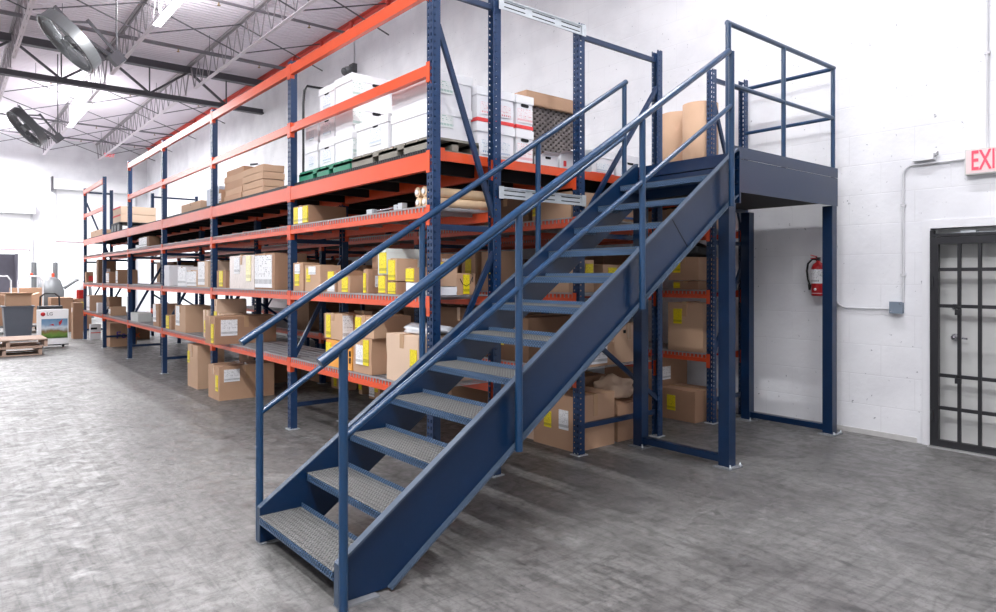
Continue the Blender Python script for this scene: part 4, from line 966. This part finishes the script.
# these stand right of the pallet, behind the pallet load
ZZ = 2.575
endstack(2, 452.5, 486.5, ['white file box with blue print between the two end uprights, lower', 'white file box with red stripe and handle hole between end uprights, upper'], [[('S', .5, .4, .3, .12, SCRIB)], [('S', .5, .45, .32, .12, SCRIBR)]], [None, .03], z0=DT) if False else None
for i, (l, st, sp) in enumerate((('white file box with blue print between the two end uprights, lower', [('S', .5, .35, .3, .12, SCRIB)], None), ('white file box with red stripe between the two end uprights, upper', [('S', .5, .42, .32, .1, SCRIBR)], .03))):
    filebox(l, (3.385, 3.80, EX+.02, EX+.36, DT+i*.30, DT+i*.30+.295), st=st, stripe=sp)
for i, (l, st, sp) in enumerate((('white file box with red print right of second end upright, lower', [('S', .7, .35, .2, .16, SCRIBR)], None), ('white file box with red stripe right of second end upright, upper', [('S', .7, .42, .2, .12, SCRIBR)], .03))):
    filebox(l, (3.81, 4.02, EX+.02, EX+.36, DT+i*.30, DT+i*.30+.295), st=st, stripe=sp)
for i, y in enumerate((4.78, 5.2, 5.62)):
    for j_, q in enumerate(('lower', 'upper')):
        filebox('white file box in back row behind pallets, %s, %s' % (q, ('right one', 'middle one', 'left one')[i]), (3.43, 3.85, y, y+.38, DT+j_*.30, DT+j_*.30+.295), st=[('F', .5, .4, .2, .12, SCRIBR)], stripe=.03 if j_ else None, hole=None)
# stack of grey trays under a cardboard lid
sx0, sx1 = 4.06, 4.74
o = thing('tray_stack', 'stack of grey layered trays under a brown cardboard lid', 'tray stack', (sx0, 4.53, DT))
GT = mat('grey_fibre_tray', (112, 104, 102), .8, 0, .2, 20); GT2 = mat('grey_fibre_tray_dark', (58, 53, 54), .85)
for i in range(22):
    m = MB(); z = i*.0262
    m.box(.004*(i % 2), sx1-sx0-.004*(i % 3), 0, .62, z, z+.009)
    for q in range(10):
        xx = .01 + q*.068 + (.034 if i % 2 else 0)
        if xx+.045 < sx1-sx0: m.box(xx, xx+.042, -.003, .03, z+.009, z+.0255)
        yy = .02+q*.06 + (.03 if i % 2 else 0)
        if yy+.04 < .62: m.box(-.003, .03, yy, yy+.038, z+.009, z+.0255)
    m.box(.04, sx1-sx0-.04, .04, .58, z+.009, z+.0255)
    m.obj('tray', GT, o)
q = MB().prism([(-.02, .575), (.72, .575), (.72, .70), (-.02, .70)], 'y', -.03, -.024); q.box(-.026, -.02, -.03, .66, .575, .70); q.box(.72, .726, -.03, .66, .575, .70); q.box(-.02, .72, .654, .66, .575, .70); q.box(-.02, .72, -.03, .66, .578, .584)
q.obj('cardboard_lid', KA, o)
# open crumpled white boxes
o = carton('small white open box with torn flaps before the grey trays', sb(560, 575.5, 140, 4.37, DT, .095)[:4] + (DT, DT+.15), PAPER, [('S', .3, .4, .03, .05, REDSTRIPE)], tape='', name='open_box', cat='box')
bx = ALLB[-1]; dx, dy, dz = bx[2]-bx[1], bx[4]-bx[3], bx[6]-bx[5]
MB().add([(-dx/2, -dy/2, dz), (dx/2, -dy/2, dz), (dx/2-.02, -dy/2-.05, dz+.03), (-dx/2-.03, -dy/2-.06, dz+.012)], [(0,1,2,3)]).add([(dx/2, -dy/2, dz), (dx/2, dy/2, dz), (dx/2+.04, dy/2, dz+.07), (dx/2+.02, -dy/2, dz+.06)], [(0,1,2,3)]).obj('torn_flap', PAPER, o)
o = carton('small white open box left of torn flap box, grey trays behind', sb(541, 558.5, 143, 4.37, DT, .095)[:4] + (DT, DT+.11), PAPER, [('S', .4, .8, .06, .02, HOLE)], tape='', name='open_box', cat='box')
bx = ALLB[-1]; dx, dy, dz = bx[2]-bx[1], bx[4]-bx[3], bx[6]-bx[5]
MB().add([(-dx/2, -dy/2, dz), (dx/2, -dy/2, dz), (dx/2, -dy/2-.04, dz+.03), (-dx/2, -dy/2-.05, dz+.02)], [(0,1,2,3)]).obj('torn_flap', PAPER, o)
# white boxes between second pair of uprights
for i, (xa, xb, yy, n, l) in enumerate(((4.78, 5.12, 4.4, 1, 'left'), (5.14, 5.50, 4.4, 1, 'right'), (4.78, 5.2, 4.85, 1, 'rear left'), (5.24, 5.6, 4.85, 1, 'rear right'))):
    filebox('white lidded file box behind the upper handrail, %s one' % l, (xa, xb, yy, yy+.38, DT, DT+.24+.05*(i > 1)), st=[('S', .5, .35, .2, .08, SCRIB)], stripe=.02 if i == 0 else None, hole=('S', .6, .7) if i == 1 else None)
# cardboard rolls at stair head
for (x, y, h, l) in ((6.80, 4.88, .965, 'left'), (6.64, 4.46, .975, 'right')):
    r = .195
    o = thing('paper_roll', 'tall brown paper roll standing at stair top, %s one' % l, 'roll', (x, y, DT))
    MB().lathe([(.04, h), (r, h), (r, 0), (.04, 0)], 40).obj('roll_body', KC, o); MB().lathe([(.04, .0), (.04, h+.005), (.035, h+.005), (.035, 0)], 20).obj('core', KD, o)
# hand truck handle behind the file boxes
p = onx(304, 95, 3.9)
o = thing('hand_truck', 'black hand truck handle rising behind the white file boxes', 'hand truck', (3.9, onx(306, 95, 3.9)[1], DT))
zt_ = onx(306, 84, 3.9)[2]-DT
MB().tube([(0, .09, .15), (0, .09, zt_-.25), (0.02, .1, zt_-.06), (.05, .08, zt_), (.3, .06, zt_), (.35, .06, zt_-.04), (.35, .06, .15)], .017, 10).obj('handle', BLACK, o)
MB().box(-.05, .4, .0, .18, 0, .03).obj('toe_plate', BLACK, o)
for a in (.02, .33): MB().tube([(a, .11, .1), (a+.045, .11, .1)], .1, 18).obj('wheel', RUBBER, o)
# brown flat boxes on deck, second bay
FLB = 'flat brown boxes stacked on the upper deck'
p1 = fb(242, 262.8, 285.2, 163.2, F0+.03, DT)
ord4 = ['bottom', 'second', 'third', 'top']
hh = (p1[5]-DT)/4
for i in range(4): carton('flat brown box, %s of four in tidy stack on upper deck' % ord4[i], (p1[0], p1[1], p1[2], p1[3], DT+i*hh+.001, DT+(i+1)*hh-.006), KC, [], tape='', group=FLB, gap=.004+.004*(i % 2))
ya = p1[3]+.05
LL = [(0, .09, .10, .66), (.09, .17, .10, .64), (.17, .27, .06, .72), (.27, .35, .0, .80), (.35, .43, .16, .66)]
o5 = ['bottom', 'second', 'middle', 'fourth', 'top']
for i, (za, zb_, ys, yw) in enumerate(LL): carton('flat brown box, %s of the untidy stack left of tidy stack' % o5[i], (F0+.05+.01*i, F0+.58, ya+ys*.5, ya+ys*.5+yw, DT+za+.001, DT+zb_-.004), KC if i % 2 else KA, [], tape='', group=FLB)
carton('small tan box with white end on deck beside rack upright', (F0+.05, F0+.4, ya+.82, ya+.93, DT, DT+.2), KA, [('F', .5, .5, .1, .1, WL)], group=G)
# third bay deck
carton('pale blue grey bin on the upper deck of third bay', (3.0, 3.45, 9.75, 10.35, DT, DT+.3), mat('bluegrey_bin', (176, 184, 198), .5), [], tape='', name='storage_bin', cat='bin')
carton('low tan box left of blue grey bin on upper deck', (2.95, 3.4, 10.45, 11.5, DT, DT+.16), KC, [], group=G)
# fourth bay deck: crates on black pallet
pallet('black plastic pallet under wooden trays on the upper deck', 2.93, 3.75, 16.2, 17.1, DT, BLACK, .2)
for i, q in enumerate(('lower', 'upper')): carton('pale wooden tray stacked on black pallet, %s one' % q, (2.96, 3.65, 16.22, 17.08, DT+.205+i*.17, DT+.205+i*.17+.165), KP, [('F', .5, .9, .9, .03, REDSTRIPE)], tape='', name='wooden_tray', cat='tray')
carton('long low tan box on upper deck of farthest bay', (2.95, 3.7, 18.4, 19.9, DT, DT+.17), KC, [], group=G)
# camera and flood light on the wall
p = onx(263, 165, WX)
o = thing('security_camera', 'white security camera on the wall above the tidy box stack', 'camera', (WX, p[1], p[2])); o.scale = (.5, .5, .5)
MB().tube([(0, 0, 0), (-.25, 0, -.02), (-.4, .1, .02)], .02, 8).obj('arm', GALV, o); MB().tube([(-.30, .05, .04), (-.62, .35, .0)], .06, 14).obj('camera_body', FANGREY, o)
p = onx(355, 70, WX)
o = thing('flood_light', 'twin flood light on junction box high on the rack wall', 'flood light', p)
MB().box(-.1, 0, -.1, .1, -.08, .12).obj('junction_box', FANGREY, o)
for s in (-1, 1): MB().lathe([(0, 0), (.05, 0), (.1, .14), (0, .15)], 16, (-.12, s*.12, .0), Matrix.Rotation(-2.2, 4, 'Y') @ Matrix.Rotation(s*.5, 4, 'X')).obj('lamp_head', FANGREY, o)
MB().tube([(-.02, 0, .12), (-.02, 0, CZ-p[2]-.1)], .016, 8).obj('conduit', CONDUIT, o)
# ------------------------------------------------------------------ far left loading area
pallet('grey weathered wooden pallet, lower of the stacked pair at left', .35, 1.62, 16.75, 17.9, 0, WOOD, .16, 'wooden_pallet')
pallet('wooden pallet on top of the stacked pair at left', .38, 1.72, 16.8, 17.95, .163, WOOD, .16, 'wooden_pallet')
o = carton('white television carton with landscape picture and red logo standing on the floor', (1.68, 2.28, 18.3, 18.52, .07, .86), mat('tv_carton_white', (236, 236, 238), .5, 0, .03), [], tape='', cat='box')
bx = ALLB[-1]; dx, dy = bx[2]-bx[1], bx[4]-bx[3]
def picture_mat():
    m = bpy.data.materials.new('landscape_picture'); m.use_nodes = True; nt = m.node_tree; N = nt.nodes; L = nt.links; b = N['Principled BSDF']
    tc = N.new('ShaderNodeTexCoord'); s = N.new('ShaderNodeSeparateXYZ'); L.new(tc.outputs['Generated'], s.inputs[0])
    no = N.new('ShaderNodeTexNoise'); no.inputs['Scale'].default_value = 4; no.inputs['Detail'].default_value = 6; L.new(tc.outputs['Generated'], no.inputs['Vector'])
    k = math_node(nt, 'ADD', s.outputs[2], math_node(nt, 'MULTIPLY', math_node(nt, 'SUBTRACT', no.outputs['Fac'], .5), .45))
    r = ramp(N, [(0, lin((60, 92, 40))), (.2, lin((104, 140, 60))), (.34, lin((120, 96, 60))), (.42, lin((150, 150, 150))), (.55, lin((196, 206, 214))), (.75, lin((120, 150, 180))), (1, lin((90, 130, 160)))])
    L.new(k, r.inputs[0]); L.new(r.outputs[0], b.inputs['Base Color']); b.inputs['Roughness'].default_value = .35; return m
MB().box(-dx/2+.07, dx/2-.02, -dy/2-.009, -dy/2-.004, .14, .58).obj('picture_panel', picture_mat(), o)
MB().add([(.10, -dy/2-.011, .5), (.18, -dy/2-.011, .57), (.16, -dy/2-.011, .48), (.12, -dy/2-.011, .42)], [(0,1,2,3)]).add([(-.08, -dy/2-.011, .44), (.0, -dy/2-.011, .47), (.02, -dy/2-.011, .42)], [(0,1,2)]).obj('red_kites', RED, o)
MB().lathe([(0, 0), (.045, 0), (.045, .003), (0, .003)], 24, (-dx/2+.1, -dy/2-.006, .69), Matrix.Rotation(math.pi/2, 4, 'X')).obj('round_logo', RED, o)
text_mesh('logo_letters', 'LG', .1, mat('grey_ink', (120, 120, 124), .6), o, (-dx/2+.23, -dy/2-.007, .69), (math.pi/2, 0, 0))
o = thing('low_dolly', 'low black dolly beneath the white television carton', 'dolly', (1.68, 18.3, 0)); MB().box(0, .6, .02, .2, .045, .068).obj('platform', BLACK, o)
for a in (.1, .5): MB().tube([(a, .06, .022), (a, .16, .022)], .022, 12).obj('wheel', RUBBER, o)
# grey bin with open carton
bp_ = (1.22, 1.85, 21.0, 21.7); gb = mat('grey_bin_plastic', (88, 94, 104), .45)
o = thing('wheeled_bin', 'dark grey plastic bin holding an open brown carton', 'bin', (bp_[0], bp_[2], 0))
MB().prism([(.05, .05), (.58, .05), (.63, .82), (0, .82)], 'y', .0, .7).obj('bin_body', gb, o); MB().box(-.03, .66, -.03, .73, .82, .86).obj('rim', gb, o)
for a in (.12, .5): MB().tube([(a, .1, .05), (a, .16, .05)], .05, 12).obj('wheel', RUBBER, o)
o = carton('open brown carton with spread flaps on the grey bin', (1.27, 1.81, 21.05, 21.6, .865, 1.14), KC, [], tape='', name='open_carton')
MB().add([(-.27, -.27, .27), (.27, -.27, .27), (.3, -.42, .33), (-.3, -.42, .33)], [(0,1,2,3)]).add([(.27, -.27, .27), (.27, .27, .27), (.45, .3, .33), (.45, -.25, .33)], [(0,1,2,3)]).add([(-.27, -.27, .27), (-.27, .27, .27), (-.45, .3, .3), (-.45, -.25, .3)], [(0,1,2,3)]).obj('carton_flap', KC, o)
# cable spool and dark machine at frame edge
o = thing('cable_spool', 'grey cable spool standing on wooden pallets at left edge', 'spool', (.72, 17.3, .325))
for z in (0, .42): MB().lathe([(0, z), (.19, z), (.19, z+.03), (0, z+.03)], 24).obj('flange', mat('spool_grey', (120, 126, 136), .5), o)
MB().lathe([(.12, .03), (.15, .06), (.15, .39), (.12, .42)], 24).obj('wound_cable', mat('cable_slate', (74, 82, 96), .4), o)
o = thing('pallet_jack', 'dark pallet jack handle and hydraulic unit beyond the pallets', 'pallet jack', (.35, 18.4, 0))
MB().box(-.1, .2, -.1, .1, .05, .45).obj('pump_unit', BLACK, o); MB().tube([(.05, 0, .4), (.12, -.2, .8), (.14, -.25, .95)], .025, 10).obj('tiller', BLACK, o); MB().tube([(-.05, -.25, .95), (.35, -.25, .93)], .03, 10).obj('grip', BLACK, o)
for a in (-.1, .2): MB().box(a-.07, a+.07, .1, 1.1, .06, .12).obj('fork', BLACK, o)
for a in (-.05, .15): MB().tube([(a-.03, 0, .06), (a+.03, 0, .06)], .06, 14).obj('wheel', RUBBER, o)
# cart with white tubular handle
o = thing('platform_cart', 'cart with curved white tubular handles in front of brown cartons', 'cart', (.95, 23.4, 0)); 
for s in (0, .75): MB().tube([(s, 0, .2), (s, 0, 1.5), (s+.08, 0, 1.62), (s+.5, 0, 1.62), (s+.58, 0, 1.5), (s+.58, 0, .2)], .022, 10).obj('handle', WHITEP, o)
MB().box(-.1, 1.4, 0, 1.0, .17, .22).obj('platform', FANGREY, o)
for a in (0, 1.3):
    for b in (.1, .9): MB().tube([(a, b, .08), (a, b+.04, .08)], .08, 14).obj('wheel', RUBBER, o)
carton('reddish brown carton loaded on the white handled cart', (1.1, 1.95, 23.6, 24.3, .225, 1.15), KB, [], tape='t', group=G)
for i, (a, b, y, z, l) in enumerate(((1.7, 2.55, 26.0, 1.25, 'wide reddish carton behind the cart, near the dock doors'), (2.45, 3.0, 23.2, 1.0, 'square brown carton between cart and white television carton'), (3.05, 3.5, 23.4, .95, 'brown carton with orange sticker right of square carton'), (.1, .9, 25.5, 1.7, 'tall shrink wrapped pallet load of cartons at left edge'))):
    carton(l, (a, b, y, y+.7, 0, z), KB if i != 3 else mat('wrapped_pink', (206, 180, 172), .4), [('S', .6, .8, .2, .2, YL if i == 2 else WL)] if i > 1 else [], group=G)
o = thing('office_chair', 'small black chair with curved backrest behind the television carton', 'chair', (2.05, 19.6, 0))
MB().tube([(-.2, 0, .9), (-.19, 0, 1.12), (-.1, 0, 1.2), (.1, 0, 1.2), (.19, 0, 1.12), (.2, 0, .9)], .02, 10).obj('backrest_frame', BLACK, o)
MB().box(-.24, .24, -.22, .22, .82, .9).obj('seat', BLACK, o)
for a in (-.2, .2):
    for b in (-.18, .18): MB().tube([(a, b, 0), (a, b, .82)], .014, 8).obj('leg', BLACK, o)
o = thing('spray_bottle_jug', 'white and red plastic jug on top of brown carton near dock doors', 'jug', (3.25, 23.6, .955)); MB().lathe([(0, 0), (.12, 0), (.12, .26)], 16).obj('red_band', RED, o); MB().lathe([(.119, .26), (.12, .42), (.06, .5), (.04, .56), (0, .56)], 16).obj('jug_body', WHITEP, o)
o = thing('floor_scrubber', 'grey floor machine with round tank beyond the cartons', 'machine', (3.0, 28.5, 0)); MB().lathe([(0, .4), (.4, .4), (.42, 1.1), (.3, 1.5), (.12, 1.6), (0, 1.6)], 24).obj('tank', FANGREY, o); MB().tube([(.4, 0, 1.2), (.8, 0, 1.5), (1.2, 0, 1.3), (1.25, 0, .6)], .06, 10).obj('hose', FANGREY, o); MB().box(-.4, 1.3, -.3, .3, .12, .4).obj('chassis', FANGREY, o)
for a in (-.2, 1.0): MB().tube([(a, -.32, .12), (a, .32, .12)], .12, 14).obj('wheel', RUBBER, o)
for (x, l) in ((2.98, 'left dock door opening'), (3.72, 'right dock door opening')):
    o = thing('door_bollard', 'grey post with red light beside the %s' % l, 'post', (x, 33.7, 0)); MB().tube([(0, 0, 0), (0, 0, 2.2)], .09, 14).obj('post', FANGREY, o); MB().tube([(-.1, -.08, 1.6), (-.1, -.08, 1.76)], .05, 12).obj('red_light', emit('red_lamp', (255, 70, 40), .4), o)
o = thing('trailer_back', 'dark grey open trailer standing outside the left dock door', 'trailer', (0, FY+1.2, 0)); MB().box(-.3, 2.55, 0, 1.2, .05, .1).box(-.3, -.25, 0, 1.2, .1, 2.6).box(2.5, 2.55, 0, 1.2, .1, 2.6).box(-.3, 2.55, 1.2, 1.25, .1, 2.6).obj('trailer_shell', mat('trailer_grey', (120, 116, 128), .6), o)
for a in (.2, 2.0): MB().tube([(a, 2, .07), (a+.2, 2, .07)], .12, 14).obj('wheel', RUBBER, o)
p = ony(109, 152, FY)
o = thing('far_exit_sign', 'tiny red exit sign high on the far end wall', 'sign', (p[0], FY, p[2]-.2)); MB().box(-.22, .22, -.06, -.001, -.1, .18).obj('housing', WHITEP, o); text_mesh('sign_letters', 'EXIT', .2, emit('exit_red_far', (255, 70, 80), 1.2), o, (0, -.066, .04), (math.pi/2, 0, 0))
# ------------------------------------------------------------------ light and camera
W = bpy.data.worlds.new('World'); SC.world = W; W.use_nodes = True
bg = W.node_tree.nodes['Background']; bg.inputs[0].default_value = (.93, .96, 1, 1); bg.inputs[1].default_value = 2.6
def portal(loc, rot, sx, sy, e, name):
    ld = bpy.data.lights.new(name, 'AREA'); ld.shape = 'RECTANGLE'; ld.size = sx; ld.size_y = sy; ld.cycles.is_portal = True
    lo = bpy.data.objects.new(name, ld); COL.objects.link(lo); lo.location = loc; lo.rotation_euler = rot
for (a, b), z in zip(fx, doorz): portal(((a+b)/2, FY+.31, z/2), (-math.pi/2, 0, 0), b-a, z, 0, 'dock_daylight')
for a, b in lo: pass
for a, b in [(-6, -1.5), (2, 7.5), (11, 16.5), (20, 25.5), (28, 32)]: portal((LX-.31, (a+b)/2, 2.3), (0, -math.pi/2, 0), 4.6, b-a, 0, 'side_daylight')
portal((-5.25, NY-.31, 2.3), (math.pi/2, 0, 0), 5.5, 4.6, 0, 'near_daylight')
cd = bpy.data.cameras.new('camera'); cam = bpy.data.objects.new('camera', cd); COL.objects.link(cam)
cd.sensor_width = 36; cd.lens = FPX/996*36; cd.shift_y = -(306-HY)/996; cd.clip_end = 200
cam.location = (0, 0, EYE); cam.rotation_euler = (math.pi/2, 0, -math.atan2(FW[0], FW[1]))
SC.camera = cam
v = SC.view_settings; v.view_transform = 'Standard'; v.look = 'None'; v.gamma = 1; v.use_curve_mapping = False; v.exposure = -0.42
# overlap audit of the cartons (printed only)
n = 0
for i in range(len(ALLB)):
    for j in range(i+1, len(ALLB)):
        A, B = ALLB[i], ALLB[j]
        if all(min(A[2+2*k], B[2+2*k]) - max(A[1+2*k], B[1+2*k]) > .003 for k in range(3)): print('OVERLAP', A[0], '|', B[0])
    if ALLB[i][2]-ALLB[i][1] < .06 or ALLB[i][4]-ALLB[i][3] < .06 or ALLB[i][6]-ALLB[i][5] < .04 : print('THIN', ALLB[i])
